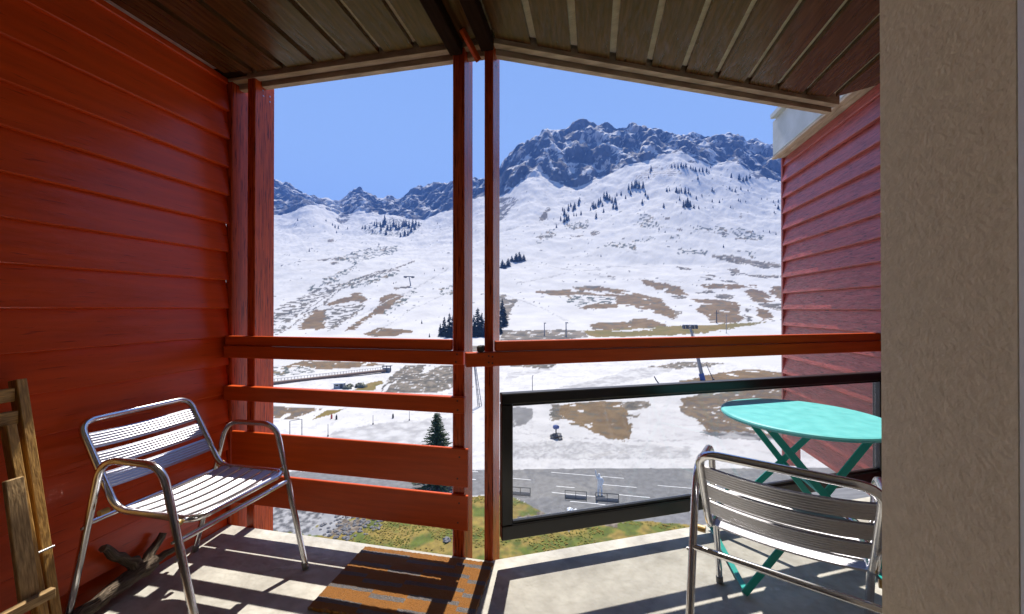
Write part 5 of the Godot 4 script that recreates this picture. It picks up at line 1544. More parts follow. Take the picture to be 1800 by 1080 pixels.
	10.2, -24.6, 36.6, -24, 50.8, -24, 63, -24.2, 86.4, -24.8, 116.9, -25.3, 172.8, -25.8, 254.1, -25.5, 355.8, -23, 467.6, -6.9, 630.2, 26.7, 864, 98.7, 1138.5, 221.7, 1423.1, 365.8, 1687.4, 531.8, 1819.5, 716.6, 1992.3, 941.4, 2390.8, 583.7,
	10.2, -24.6, 36.7, -24, 51, -24, 63.2, -24.2, 86.7, -24.8, 117.3, -25.3, 173.4, -25.8, 255, -25.5, 356.9, -23, 469.1, -6.9, 632.3, 26.7, 866.8, 98.7, 1142.2, 223, 1427.7, 371.1, 1692.9, 542.2, 1825.4, 721.2, 1998.8, 939.1, 2398.6, 582.3,
	10.2, -24.6, 36.8, -24, 51.2, -24, 63.5, -24.2, 87, -24.8, 117.7, -25.3, 174, -25.8, 255.9, -25.5, 358.2, -23, 470.8, -6.9, 634.5, 26.7, 869.9, 98.7, 1146.2, 224.8, 1432.8, 377, 1698.9, 553.5, 1831.9, 728.3, 2005.9, 941.4, 2407.1, 583.7,
	10.3, -24.6, 37, -24, 51.4, -24, 63.7, -24.2, 87.3, -24.8, 118.1, -25.3, 174.6, -25.8, 256.8, -25.5, 359.6, -23, 472.6, -6.9, 636.9, 26.7, 873.2, 98.7, 1150.6, 226.9, 1438.2, 383.3, 1705.3, 565.2, 1838.9, 735.5, 2013.5, 943.3, 2416.2, 584.9,
	10.3, -24.6, 37.1, -24, 51.6, -24, 64, -24.2, 87.7, -24.8, 118.6, -25.3, 175.4, -25.8, 257.9, -25.5, 361, -23, 474.5, -6.9, 639.5, 26.7, 876.8, 98.7, 1155.3, 229.3, 1444.1, 389.9, 1712.3, 577.2, 1846.4, 740.6, 2021.7, 940.3, 2426.1, 583,
	10.4, -24.6, 37.3, -24, 51.8, -24, 64.2, -24.2, 88.1, -24.8, 119.1, -25.3, 176.1, -25.8, 259, -25.5, 362.6, -23, 476.5, -6.9, 642.3, 26.7, 880.6, 98.7, 1160.3, 231.8, 1450.3, 397, 1719.7, 589.9, 1854.4, 745.9, 2030.5, 936.8, 2436.6, 580.8,
	10.4, -24.6, 37.5, -24, 52, -24, 64.5, -24.2, 88.5, -24.8, 119.7, -25.3, 176.9, -25.8, 260.2, -25.5, 364.2, -23, 478.7, -6.9, 645.2, 26.7, 884.6, 98.7, 1165.6, 234.4, 1457, 404.2, 1727.6, 603, 1862.9, 751.5, 2039.8, 933.7, 2447.8, 578.9,
	10.5, -24.6, 37.6, -24, 52.3, -24, 64.8, -24.2, 88.9, -24.8, 120.3, -25.3, 177.8, -25.8, 261.4, -25.5, 366, -23, 481, -6.9, 648.4, 26.7, 888.9, 98.7, 1171.2, 237, 1464, 411, 1735.9, 615.2, 1871.9, 756.8, 2049.6, 930.9, 2459.6, 577.2,
	10.5, -24.6, 37.8, -24, 52.6, -24, 65.2, -24.2, 89.3, -24.8, 120.9, -25.3, 178.7, -25.8, 262.8, -25.5, 367.9, -23, 483.5, -6.9, 651.6, 26.7, 893.4, 98.7, 1177.2, 239.4, 1471.4, 416.8, 1744.7, 625.2, 1881.3, 762.4, 2060, 931.5, 2472, 577.5,
	10.6, -24.6, 38, -24, 52.8, -24, 65.5, -24.2, 89.8, -24.8, 121.5, -25.3, 179.6, -25.8, 264.1, -25.5, 369.8, -23, 486, -6.9, 655.1, 26.7, 898.1, 98.7, 1183.4, 241.7, 1479.2, 421.9, 1754, 633.6, 1891.3, 769.3, 2070.9, 936.6, 2485.1, 580.7,
	10.6, -24.6, 38.2, -24, 53.1, -24, 65.9, -24.2, 90.3, -24.8, 122.2, -25.3, 180.6, -25.8, 265.6, -25.5, 371.8, -23, 488.7, -6.9, 658.7, 26.7, 903.1, 98.7, 1189.9, 243.7, 1487.4, 426.6, 1763.6, 641.8, 1901.7, 769.6, 2082.4, 927.6, 2498.8, 575.1,
	10.7, -24.6, 38.5, -24, 53.4, -24, 66.2, -24.2, 90.8, -24.8, 122.9, -25.3, 181.6, -25.8, 267.1, -25.5, 374, -23, 491.5, -6.9, 662.5, 26.7, 908.2, 98.7, 1196.7, 245.3, 1495.9, 431.4, 1773.7, 650.6, 1912.6, 767.6, 2094.3, 912.8, 2513.2, 565.9,
	10.7, -24.6, 38.7, -24, 53.7, -24, 66.6, -24.2, 91.4, -24.8, 123.6, -25.3, 182.7, -25.8, 268.7, -25.5, 376.2, -23, 494.4, -6.9, 666.4, 26.7, 913.6, 98.7, 1203.8, 246.5, 1504.8, 436.2, 1784.3, 659.9, 1924, 762.5, 2106.7, 890.7, 2528.1, 552.2,
	10.8, -24.6, 38.9, -24, 54.1, -24, 67.1, -24.2, 91.9, -24.8, 124.4, -25.3, 183.8, -25.8, 270.4, -25.5, 378.5, -23, 497.5, -6.9, 670.5, 26.7, 919.2, 98.7, 1211.2, 247.3, 1514, 440.3, 1795.2, 668.7, 1935.8, 763.4, 2119.7, 882.4, 2543.6, 547.1,
	10.9, -24.6, 39.2, -24, 54.4, -24, 67.5, -24.2, 92.5, -24.8, 125.2, -25.3, 185, -25.8, 272.1, -25.5, 380.9, -23, 500.6, -6.9, 674.7, 26.7, 925.1, 98.7, 1218.9, 247.5, 1523.6, 442.7, 1806.6, 674, 1948.1, 765.7, 2133.1, 881.1, 2559.7, 546.3,
	11.0, -24.6, 39.4, -24, 54.8, -24, 67.9, -24.2, 93.1, -24.8, 126, -25.3, 186.2, -25.8, 273.8, -25.5, 383.4, -23, 503.9, -6.9, 679.1, 26.7, 931.1, 98.7, 1226.8, 247.1, 1533.5, 442.2, 1818.3, 673.3, 1960.7, 766.6, 2146.9, 883.8, 2576.3, 547.9,
	11.0, -24.6, 39.7, -24, 55.1, -24, 68.4, -24.2, 93.7, -24.8, 126.8, -25.3, 187.5, -25.8, 275.7, -25.5, 385.9, -23, 507.2, -6.9, 683.7, 26.7, 937.3, 98.7, 1235, 246.4, 1543.8, 438.2, 1830.5, 665.2, 1973.8, 766.9, 2161.3, 894.1, 2593.6, 554.4,
	11.1, -24.6, 40, -24, 55.5, -24, 68.8, -24.2, 94.4, -24.8, 127.7, -25.3, 188.7, -25.8, 277.6, -25.5, 388.6, -23, 510.7, -6.9, 688.4, 26.7, 943.7, 98.7, 1243.5, 245.2, 1554.4, 430.6, 1843, 648.8, 1987.4, 756.5, 2176.1, 890.7, 2611.3, 552.2,
	11.2, -24.6, 40.2, -24, 55.9, -24, 69.3, -24.2, 95, -24.8, 128.6, -25.3, 190.1, -25.8, 279.5, -25.5, 391.3, -23, 514.3, -6.9, 693.2, 26.7, 950.3, 98.7, 1252.2, 243.7, 1565.2, 422, 1855.9, 630.9, 2001.3, 742.4, 2191.3, 880.8, 2629.6, 546.1,
	11.3, -24.6, 40.5, -24, 56.3, -24, 69.8, -24.2, 95.7, -24.8, 129.5, -25.3, 191.4, -25.8, 281.5, -25.5, 394.1, -23, 518, -6.9, 698.1, 26.7, 957.1, 98.7, 1261.2, 242, 1576.5, 416.2, 1869.2, 619.7, 2015.6, 735.1, 2207, 878, 2648.4, 544.4,
	11.3, -24.6, 40.8, -24, 56.7, -24, 70.3, -24.2, 96.4, -24.8, 130.4, -25.3, 192.8, -25.8, 283.6, -25.5, 397, -23, 521.8, -6.9, 703.2, 26.7, 964.1, 98.7, 1270.4, 240.2, 1588, 413.4, 1882.9, 615.8, 2030.3, 731.9, 2223.1, 875.7, 2667.8, 542.9,
	11.4, -24.6, 41.1, -24, 57.1, -24, 70.8, -24.2, 97.1, -24.8, 131.4, -25.3, 194.3, -25.8, 285.7, -25.5, 399.9, -23, 525.6, -6.9, 708.5, 26.7, 971.3, 98.7, 1279.8, 238.4, 1599.8, 412, 1896.9, 615.5, 2045.4, 730.7, 2239.7, 873.4, 2687.6, 541.5,
	11.5, -24.6, 41.4, -24, 57.6, -24, 71.4, -24.2, 97.9, -24.8, 132.4, -25.3, 195.7, -25.8, 287.8, -25.5, 403, -23, 529.6, -6.9, 713.8, 26.7, 978.6, 98.7, 1289.5, 236.5, 1611.9, 411, 1911.2, 615.9, 2060.9, 729.9, 2256.6, 871.1, 2707.9, 540.1,
	11.6, -24.6, 41.8, -24, 58, -24, 71.9, -24.2, 98.6, -24.8, 133.4, -25.3, 197.2, -25.8, 290, -25.5, 406.1, -23, 533.7, -6.9, 719.3, 26.7, 986.2, 98.7, 1299.4, 234.6, 1624.3, 408, 1925.9, 611.7, 2076.7, 726.5, 2274, 868.6, 2728.7, 538.6,
	11.7, -24.6, 42.1, -24, 58.5, -24, 72.5, -24.2, 99.4, -24.8, 134.5, -25.3, 198.8, -25.8, 292.3, -25.5, 409.2, -23, 537.8, -6.9, 724.9, 26.7, 993.8, 98.7, 1309.5, 232.6, 1636.9, 401.1, 1940.9, 598.5, 2092.9, 717.3, 2291.7, 864.2, 2750, 535.8,
	11.8, -24.6, 42.4, -24, 58.9, -24, 73.1, -24.2, 100.2, -24.8, 135.5, -25.3, 200.3, -25.8, 294.6, -25.5, 412.5, -23, 542.1, -6.9, 730.7, 26.7, 1001.7, 98.7, 1319.9, 230.8, 1649.9, 392.8, 1956.3, 581.8, 2109.5, 706.2, 2309.8, 859.6, 2771.8, 532.9,
	11.9, -24.6, 42.8, -24, 59.4, -24, 73.6, -24.2, 101, -24.8, 136.6, -25.3, 201.9, -25.8, 297, -25.5, 415.8, -23, 546.4, -6.9, 736.5, 26.7, 1009.7, 98.7, 1330.4, 228.9, 1663.1, 386.6, 1971.9, 570, 2126.3, 696.9, 2328.3, 853.1, 2793.9, 528.9,
	12.0, -24.6, 43.1, -24, 59.9, -24, 74.2, -24.2, 101.8, -24.8, 137.7, -25.3, 203.6, -25.8, 299.4, -25.5, 419.1, -23, 550.9, -6.9, 742.5, 26.7, 1017.9, 98.7, 1341.2, 227.2, 1676.5, 382.9, 1987.9, 563.8, 2143.6, 689.7, 2347.1, 844.8, 2816.6, 523.8,
	12.1, -24.6, 43.5, -24, 60.4, -24, 74.9, -24.2, 102.6, -24.8, 138.8, -25.3, 205.2, -25.8, 301.8, -25.5, 422.6, -23, 555.4, -6.9, 748.5, 26.7, 1026.2, 98.7, 1352.2, 225.6, 1690.2, 379.9, 2004.1, 559.3, 2161.1, 682.9, 2366.3, 835.2, 2839.6, 517.8,
	12.2, -24.6, 43.8, -24, 60.9, -24, 75.5, -24.2, 103.5, -24.8, 140, -25.3, 206.9, -25.8, 304.3, -25.5, 426.1, -23, 560, -6.9, 754.7, 26.7, 1034.7, 98.7, 1363.4, 224.1, 1704.2, 377.2, 2020.7, 555.1, 2179, 675.4, 2385.9, 823.6, 2863.1, 510.7,
	12.3, -24.6, 44.2, -24, 61.4, -24, 76.1, -24.2, 104.3, -24.8, 141.2, -25.3, 208.7, -25.8, 306.9, -25.5, 429.6, -23, 564.6, -6.9, 761, 26.7, 1043.3, 98.7, 1374.7, 222.8, 1718.4, 374.7, 2037.6, 551.2, 2197.1, 668.1, 2405.8, 812.2, 2886.9, 503.6,
	12.4, -24.6, 44.6, -24, 61.9, -24, 76.7, -24.2, 105.2, -24.8, 142.3, -25.3, 210.4, -25.8, 309.4, -25.5, 433.2, -23, 569.4, -6.9, 767.4, 26.7, 1052.1, 98.7, 1386.3, 221.6, 1732.9, 372.5, 2054.7, 547.7, 2215.6, 662.5, 2426, 804.1, 2911.2, 498.5,
	12.4, -24.6, 44.7, -24, 62.1, -24, 77, -24.2, 105.5, -24.8, 142.7, -25.3, 211, -25.8, 310.3, -25.5, 434.4, -23, 571, -6.9, 769.6, 26.7, 1055, 98.7, 1390.2, 221.3, 1737.7, 371.8, 2060.4, 546.7, 2221.8, 660.8, 2432.8, 801.5, 2919.4, 497,
	12.9, -24.6, 46.3, -24, 64.3, -24, 79.7, -24.2, 109.3, -24.8, 147.9, -25.3, 218.6, -25.8, 321.5, -25.5, 450.2, -23, 591.6, -6.9, 797.4, 26.7, 1093.2, 98.7, 1440.5, 217.7, 1800.6, 364, 2135, 533.9, 2302.2, 644, 2520.9, 779.8, 3025, 483.5,
	13.3, -24.6, 48, -24, 66.7, -24, 82.7, -24.2, 113.4, -24.8, 153.4, -25.3, 226.7, -25.8, 333.4, -25.5, 466.8, -23, 613.5, -6.9, 826.8, 26.7, 1133.6, 98.7, 1493.7, 215.3, 1867.1, 357.5, 2213.8, 522.2, 2387.2, 635.1, 2613.9, 774.2, 3136.7, 480,
	13.8, -24.6, 49.8, -24, 69.2, -24, 85.8, -24.2, 117.6, -24.8, 159.1, -25.3, 235.2, -25.8, 345.8, -25.5, 484.2, -23, 636.3, -6.9, 857.7, 26.7, 1175.9, 98.7, 1549.4, 214.4, 1936.7, 356.5, 2296.4, 521.2, 2476.2, 647.4, 2711.4, 802.5, 3253.7, 497.5,
	14.4, -24.6, 51.7, -24, 71.8, -24, 89, -24.2, 122, -24.8, 165, -25.3, 244, -25.8, 358.8, -25.5, 502.3, -23, 660.2, -6.9, 889.8, 26.7, 1219.9, 98.7, 1607.4, 214.2, 2009.2, 356.4, 2382.4, 521.2, 2568.9, 660.7, 2812.9, 831.4, 3375.5, 515.5,
	14.9, -24.6, 53.6, -24, 74.4, -24, 92.3, -24.2, 126.5, -24.8, 171.2, -25.3, 253.1, -25.8, 372.2, -25.5, 521.1, -23, 684.8, -6.9, 923, 26.7, 1265.5, 98.7, 1667.4, 214.2, 2084.3, 356.3, 2471.4, 521.2, 2664.9, 677.1, 2918, 867.3, 3501.6, 537.8,
	15.4, -24.6, 55.6, -24, 77.2, -24, 95.7, -24.2, 131.2, -24.8, 177.6, -25.3, 262.5, -25.8, 386, -25.5, 540.4, -23, 710.3, -6.9, 957.3, 26.7, 1312.4, 98.7, 1729.3, 214.2, 2161.7, 356.3, 2563.1, 521.2, 2763.8, 693.4, 3026.3, 903.1, 3631.6, 560,
	16.0, -24.6, 57.6, -24, 80, -24, 99.2, -24.2, 136.1, -24.8, 184.1, -25.3, 272.1, -25.8, 400.2, -25.5, 560.3, -23, 736.4, -6.9, 992.5, 26.7, 1360.7, 98.7, 1792.9, 214.2, 2241.1, 356.3, 2657.3, 521.2, 2865.4, 703.4, 3137.5, 925, 3765, 573.5,
	16.6, -24.6, 59.7, -24, 82.9, -24, 102.8, -24.2, 141, -24.8, 190.8, -25.3, 282, -25.8, 414.7, -25.5, 580.6, -23, 763.1, -6.9, 1028.5, 26.7, 1410, 98.7, 1857.9, 214.2, 2322.4, 356.3, 2753.7, 521.2, 2969.3, 713.3, 3251.3, 946.6, 3901.6, 586.9,
	17.2, -24.6, 61.9, -24, 85.9, -24, 106.5, -24.2, 146, -24.8, 197.6, -25.3, 292.1, -25.8, 429.5, -25.5, 601.3, -23, 790.3, -6.9, 1065.2, 26.7, 1460.4, 98.7, 1924.2, 214.2, 2405.3, 356.3, 2852, 521.2, 3075.3, 723.1, 3367.4, 968.2, 4040.9, 600.3,
	17.8, -24.6, 64, -24, 88.9, -24, 110.3, -24.2, 151.2, -24.8, 204.5, -25.3, 302.3, -25.8, 444.6, -25.5, 622.4, -23, 818.1, -6.9, 1102.6, 26.7, 1511.6, 98.7, 1991.8, 214.2, 2489.7, 356.3, 2952.1, 521.2, 3183.3, 732.8, 3485.6, 989.5, 4182.7, 613.5,
]
# ground cover: kind, then the corners x, z of the patch in metres
const PATCHES := [
	[8, -32.9, -28.4, -45.2, -38.9, -40.6, -42.7, -32.4, -45.2, -25.4, -47.3, -16.0, -49.9, -12.0, -51.5, -8.5, -49.6, -5.7, -47.2, -2.7, -44.1, -2.2, -47.9, -0.2, -49.3, 2.5, -48.9, 3.4, -47.8, 10.2, -48.4, 32.1, -50.9, 25.7, -40.7],
	[5, -64.3, -47.9, -48.9, -51.4, -29.9, -55.6, -12.6, -59.9, 5.1, -64.1, 16.5, -66.3, 31.8, -69.9, 46.1, -72.9, 32.3, -51.1, 10.2, -48.5, 3.5, -47.9, 2.5, -49, -0.2, -49.4, -2.3, -48, -2.7, -44.2, -5.7, -47.3, -8.6, -49.7, -12.0, -51.6, -16.0, -50.1, -25.5, -47.4, -32.5, -45.3, -40.7, -42.8, -51.3, -38.3],
	[12, -42.5, -42.4, -33.3, -43.2, -31.3, -41.4, -31.1, -39.2, -32.5, -37.3, -37.6, -37.6],
	[11, -32.5, -41.9, -28, -43.4, -28.7, -41.3, -28.6, -37.9, -32, -37.4, -31.1, -39.2],
	[13, -9.8, -45.1, -6.3, -47.7, -5.7, -47.2, -8.0, -44.8, -9.8, -43.9],
	[13, -0.2, -46.9, 3.3, -48.6, 3.5, -47.2, 0.3, -45.8],
	[13, -29.6, -41.2, -26.1, -41.5, -26.1, -39.5, -28.6, -37.9],
	[1, -92.4, -620.3, -68.5, -637.4, -30, -648.5, -28.1, -664.7, 6.3, -674, 42.7, -671.1, 64, -653.3, 84.5, -623.9, 99, -613.2, 96.9, -586.9, 98.2, -558, 99.5, -522, 106.7, -511.3, 101.6, -495.1, 88.7, -465.4, 84.7, -481.2, 69.8, -501.7, 55.1, -522.5, 50.6, -537.1, 33.6, -528.2, 21.1, -520.4, 8.8, -515.8, -1.3, -505.7, -15.4, -507.7, -19.8, -544.5, -13.2, -589.6, -28.1, -607.4, -42.2, -597.3, -64.1, -596.9],
	[3, -42.2, -597.3, -13.8, -617.7, 34.3, -613.3, 31.1, -555.1, 0.8, -548.8, -15.5, -512.7, -33.8, -541.5],
	[10, -14.5, -650.7, 11.2, -652.1, 50.4, -638.7, 49.6, -628.1, 11.0, -642.1, -14.4, -642.7],
	[1, 85.5, -732.1, 101.4, -728.2, 113, -716.6, 131.1, -714.7, 142.6, -695.2, 142.4, -643.2, 130.9, -637.9, 116.1, -659.4, 104.2, -676.7, 96.2, -690.8, 84.3, -710.5],
	[1, 178.9, -721.4, 216.7, -729.3, 255.9, -748.9, 282.8, -750, 265.4, -726.4, 227.1, -699.5, 195.5, -699, 182, -703.5],
	[1, 244.4, -701.1, 269.5, -711.5, 270.1, -677.4, 255.5, -620.3, 235.4, -600.5, 221.6, -601.1, 229.8, -640.7],
	[6, 180.2, -644, 204, -671, 213.7, -658.2, 200.9, -625.3, 182.3, -613.7],
	[1, 139.4, -615, 160.7, -612.9, 186.1, -611.9, 197.6, -596, 187.9, -555.5, 172.2, -514.3, 166.3, -481.7, 150.2, -453.2, 132.1, -444.7, 122, -447.2, 132, -497, 126, -515.3, 128.4, -533, 144.9, -567.8],
	[1, 210.4, -565.4, 220.2, -552.3, 208.8, -513.1, 192.5, -476.8, 180.9, -469.3, 194.9, -519],
	[1, 302, -745, 320.8, -749, 263.8, -615.9, 270.2, -656, 280.6, -703.7],
	[1, -4.2, -406.9, 7.3, -427.9, 27.2, -427.3, 35.9, -433.9, 44.9, -458.3, 57.3, -460.9, 68.2, -442.7, 73.3, -425, 70.6, -418.2, 46.8, -400.6, 15.8, -390, 0.6, -386.8],
	[2, -11.4, -376.4, 6.6, -384.1, 72.2, -418.5, 96.7, -426.3, 121.2, -433.3, 149.2, -450.1, 186.4, -467.5, 153.3, -435.6, 124.3, -408.9, 102, -389.1, 56.5, -366.8, 24.7, -346.8, 0.5, -341.7],
	[10, 15.5, -381.3, 46.8, -400.6, 63, -408.9, 54.9, -394.3, 27.2, -380.8],
	[6, -88.5, -364.1, -70.4, -367.9, -44.7, -373.3, -25.4, -381.4, -8.3, -373.3, -3.6, -340.8, -24.9, -316.2, -60.5, -296.6, -71.5, -294.3],
	[6, 174.3, -880.5, 199.3, -879, 198.6, -856, 174.6, -851],
	[6, 277.9, -884, 294.2, -887.4, 286, -840.9, 263.5, -829],
	[6, 286.5, -846.9, 353.9, -832.6, 347.6, -817.7, 297.9, -815.3],
	[6, 296, -951.8, 353, -948.5, 341.5, -926, 311.5, -939.5],
	[6, 326.6, -928.1, 397.1, -934.2, 383.8, -903, 331.9, -876.2],
	[6, 203, -790, 216.4, -783.6, 214.1, -765.3, 198.1, -765.6],
	[6, 229.9, -773.6, 257.1, -775.6, 248.7, -758, 227.6, -757.1],
	[6, 164.9, -674.5, 193.1, -690.3, 188.4, -673.6, 162, -653.2],
	[6, 221.5, -595.2, 254.5, -596.4, 231.8, -543.2, 223.7, -561],
	[6, 215.7, -811.8, 234.7, -818.7, 229.2, -799.5, 214.4, -796.4],
	[6, 118, -630.9, 139.5, -635.5, 134.2, -611.3, 116.3, -610.1],
	[6, 177.9, -515.5, 179.8, -501.2, 169.9, -467, 162, -460.4],
	[6, 191.1, -551.1, 197, -549.4, 187.7, -528.3, 185.6, -533.4],
	[6, 100.5, -517.4, 108, -517.1, 104.4, -500, 96.9, -494.1],
	[6, -39, -667.8, 11.8, -686.2, 11.5, -673, -30.5, -658.8],
	[6, 25.1, -766.2, 41.3, -764.1, 40.4, -747.9, 27.4, -747.8],
	[6, -150.8, -588.9, -134.9, -592.2, -123.4, -546.8, -105.8, -553.1, -104.1, -494.1, -85, -372.9, -94, -366.9],
	[6, -77.7, -210.8, -47, -183, -20.5, -171, -17.1, -189.3, -51.8, -246.4, -99.2, -268.9],
	[1, -9.2, -105.5, -5.1, -109.7, 0.2, -112.2, 7.2, -113.7, 10.0, -110.9, 9.0, -104.3, 8.0, -96.1, 8.5, -90.7, 7.5, -84.3, 7.3, -81, 5.3, -78.2, 3.2, -79, 1.4, -81.4, -0.5, -84.4, -1.9, -86.6, -4.8, -87.9, -5.7, -91.8, -7.7, -92.8, -9.0, -98.8],
	[6, 7.2, -112.8, 15.9, -117.2, 14.6, -109, 11.4, -103.9, 8.2, -104.1],
	[6, -11.5, -105, -9.1, -107.8, -8.9, -98.8, -7.5, -91.8, -9.3, -89.7, -10.8, -98.4],
	[5, -22.9, -97.6, -19.8, -101.4, -15.5, -100, -14.2, -91.5, -14.8, -85.2, -17.0, -83.2, -19.3, -82.3],
	[14, 26, -122.6, 34.4, -131.3, 64, -149.5, 80.7, -153, 45.9, -87, 30.8, -84.3, 26.5, -87.2, 22.6, -87.5, 23.6, -91.4, 24, -98, 22.8, -100.7, 21.4, -104.4, 23.5, -112.7],
	[12, 22, -87.6, 29.6, -89.2, 37.4, -86.8, 36.2, -84, 30.4, -83.2, 22.3, -85],
	[1, 29.9, -151.1, 39.8, -162.7, 52.8, -177.6, 69.9, -191.2, 78.4, -183, 87.7, -182.8, 77.6, -161.8, 45.1, -151.6],
	[7, -21.6, -118.3, -6.4, -137.7, 6.5, -160.7, 21.8, -186.2, 28, -191, 36.3, -183.2, 13.3, -147.6, 2.3, -133.1],
	[6, 25.5, -188, 44, -210.7, 63.6, -209, 50.7, -193.3, 36.7, -185.6],
	[7, -35.7, -156.8, -18.9, -176.3, -18.2, -169.5, -27.5, -150.4, -32.4, -142.1],
	[7, -16.4, -71.9, -6.0, -76.1, 4.9, -76.4, 17.5, -77.2, 16.1, -71, -2.5, -66.3, -14.7, -64.5],
	[6, 7.1, -98.9, 11.9, -100.3, 10.6, -97, 7.6, -96.8],
	[1, -271.1, -314.2, -303.7, -354.8, -335.4, -406.7, -349.4, -436.4, -333, -430.5, -303.3, -393.9, -279.6, -359.9, -259, -336.4, -259, -326.3, -268.5, -324.3, -258.1, -307.8],
	[1, -356, -458.3, -363.6, -493.8, -356, -515.9, -374.6, -548.1, -367, -558.3, -337.7, -524, -319.3, -503.1, -307.9, -475.4, -333.3, -492.3, -338.1, -476.3, -343.5, -454],
	[1, -233.1, -326.9, -248.5, -372.5, -264.2, -416.2, -278, -461.1, -310.9, -529.7, -309.5, -557.1, -283.7, -544.2, -269.9, -505.6, -265.2, -477.4, -247.2, -442.5, -248.2, -425.1, -258.9, -422.8, -244.6, -379.5, -228.6, -337.7],
	[3, -255.9, -440.7, -266, -484.2, -294.2, -595.8, -279.3, -579.8, -252.5, -487.1, -241.8, -420.9],
	[1, -208, -322.8, -210, -352, -191.2, -348.1, -171.5, -347.2, -165.1, -336.5, -174.8, -327.5, -172.3, -313.7, -188.8, -308.3],
	[4, -296.2, -304.4, -410.7, -433.2, -417.7, -474.5, -448.7, -537.4, -444.9, -598.7, -427.6, -602.4, -419.4, -569.5, -386.1, -497.1, -363.7, -430.3, -332, -374.1, -284.2, -306.8],
	[4, -337.1, -435.9, -337.3, -462.2, -313.4, -481.5, -294.9, -457.6, -269.7, -387.2, -264.9, -363, -248.5, -328.5, -273.6, -355.3],
	[3, -636.4, -841.2, -658.8, -1022.3, -634.2, -1174.5, -562.6, -1024.2, -536, -831.7, -460.7, -667.7, -444.9, -598.7, -448.7, -537.4, -474.6, -585.3, -491.2, -698.5, -512.6, -757.2],
	[3, -433.4, -593.9, -410, -687.4, -357.4, -689.4, -374, -644, -380.4, -584.3, -406.2, -572.3],
	[6, -651.4, -810.2, -647.8, -834, -606.7, -831.4, -593.7, -813.5, -623.3, -795.5],
	[6, -583, -770.6, -586.9, -793.3, -555.9, -761.7, -547.3, -736.5, -560.9, -741.4],
	[6, -327.2, -588.9, -305, -613.9, -300.2, -608, -317.5, -578],
	[6, -284, -305, -341.7, -408.7, -373.4, -488.5, -412.9, -565, -411.2, -615.4, -412.5, -690.5, -399.4, -721.8, -381.6, -717.7, -374.9, -707.7, -392.4, -711.6, -405.6, -681.1, -404.9, -607.8, -407.1, -558.6, -366.4, -480.7, -336.3, -403.2, -279.3, -300.7],
	[6, -335.1, -380.3, -374.3, -465, -403.4, -532.6, -424, -575.2, -428, -602.3, -427.2, -649, -420.4, -703.8, -405.2, -736.6, -408.9, -842.4, -400.3, -827.1, -399.2, -727.8, -414.4, -695.6, -421.5, -642, -422.7, -596.2, -419, -569.6, -396.6, -524.9, -368.7, -459.1, -329.5, -374.6],
	[6, -248.2, -324.7, -275.1, -394.3, -300.5, -467.9, -294.3, -459.7, -268.5, -386.1, -243.2, -319.1],
	[3, -251.4, -604.8, -236.2, -635.4, -211.3, -568.4, -228.1, -564.9],
	[6, -916, -1194.9, -921.7, -1223.8, -881.4, -1191.4, -860.4, -1152.7, -874, -1145.1],
	[3, -681.3, -1036.4, -645.3, -1188.1, -580.5, -1068.9, -576.3, -894.2, -638.8, -875.4],
	[9, -1326.9, -1785.6, -1391.4, -1906.7, -1339, -1904.1, -1222, -1770.9, -1216.3, -1713.6, -1206.8, -1624],
	[10, -1293.5, -1874.6, -1288.6, -1940.9, -1184.7, -1895, -1155.3, -1792.6, -1121.8, -1723.4, -1161.3, -1699.1],
	[10, -1512.8, -1782.2, -1511.2, -1809.9, -1527.1, -1899.4, -1764.6, -2113.4, -1704.7, -2129.3, -1468.4, -1941, -1461.5, -1984.7, -1243.7, -1643.9, -1187.6, -1515.7, -1313.5, -1573.2],
	[15, -1014.6, -1558.7, -984.5, -1659.4, -1007.9, -1834.7, -871.6, -1809.6, -802.5, -1720.2, -705.5, -1361, -765, -1433.2, -762.7, -1320.7, -824.9, -1375.6, -894.9, -1388.7],
	[10, -1741, -2172.3, -1683.8, -2200.6, -1593.8, -2219.5, -1527.1, -2194.7, -1372.2, -1910.8, -1198.8, -1606.6, -1204.1, -1516.9, -1369.5, -1664.7],
	[10, -335, -1607.1, -269, -1664.4, -248.9, -1718.5, -234.8, -1720.6, -212.6, -1686.4, -186.5, -1672, -184.1, -1536.2],
	[9, -152.5, -1676.5, -119.8, -1696.8, -95.2, -1687, -116.4, -1649.4, -137, -1654.3],
	[10, -34.9, -1717.1, -25.3, -1757.6, -14.8, -1753.3, -4.3, -1713.4],
	[10, 94.4, -1747, 108.2, -1807.6, 118.5, -1806.1, 104.4, -1744.2],
	[16, 148.7, -1579.4, 230.8, -1657.7, 322, -1688.6, 337.3, -1588.5, 205.3, -1558.1],
	[9, 387.8, -1738, 424.2, -1760.2, 444.7, -1767.3, 402.7, -1722],
	[9, 688, -1882.9, 842.6, -1982.2, 808.4, -1887.2, 732.9, -1853.4, 645.7, -1767.2],
	[9, -419.8, -1638.8, -347.1, -1567.9, -278, -1452.9, -303, -1424, -308.5, -1316.3, -334.8, -1306.9],
	[10, -225.2, -1816.5, -131.2, -1859.3, -42.6, -1909.3, -27.3, -1898.1, -114.8, -1838.1, -215.1, -1795.5],
	[10, -320.9, -1755.5, -307.1, -1805.8, -284.8, -1785.1, -285.3, -1720.4],
	[10, -264.2, -1748.7, -183.4, -1775.8, -178.8, -1766.6, -250.7, -1731],
	[10, 160.7, -1855.5, 217, -1858, 271.3, -1826.9, 282.1, -1767.8, 250.6, -1799.9, 200.1, -1830.6],
	[10, 164.9, -1716.2, 240.3, -1726.3, 290.9, -1723.7, 330.1, -1731.3, 326, -1709.7, 236, -1695.1, 170.7, -1677.8],
	[10, -4.8, -1923.4, 70.3, -1918.5, 77, -1900.2, 2.7, -1906.4],
	[10, 75, -1851.7, 109.1, -1884, 115.3, -1867.2, 84.5, -1823.8],
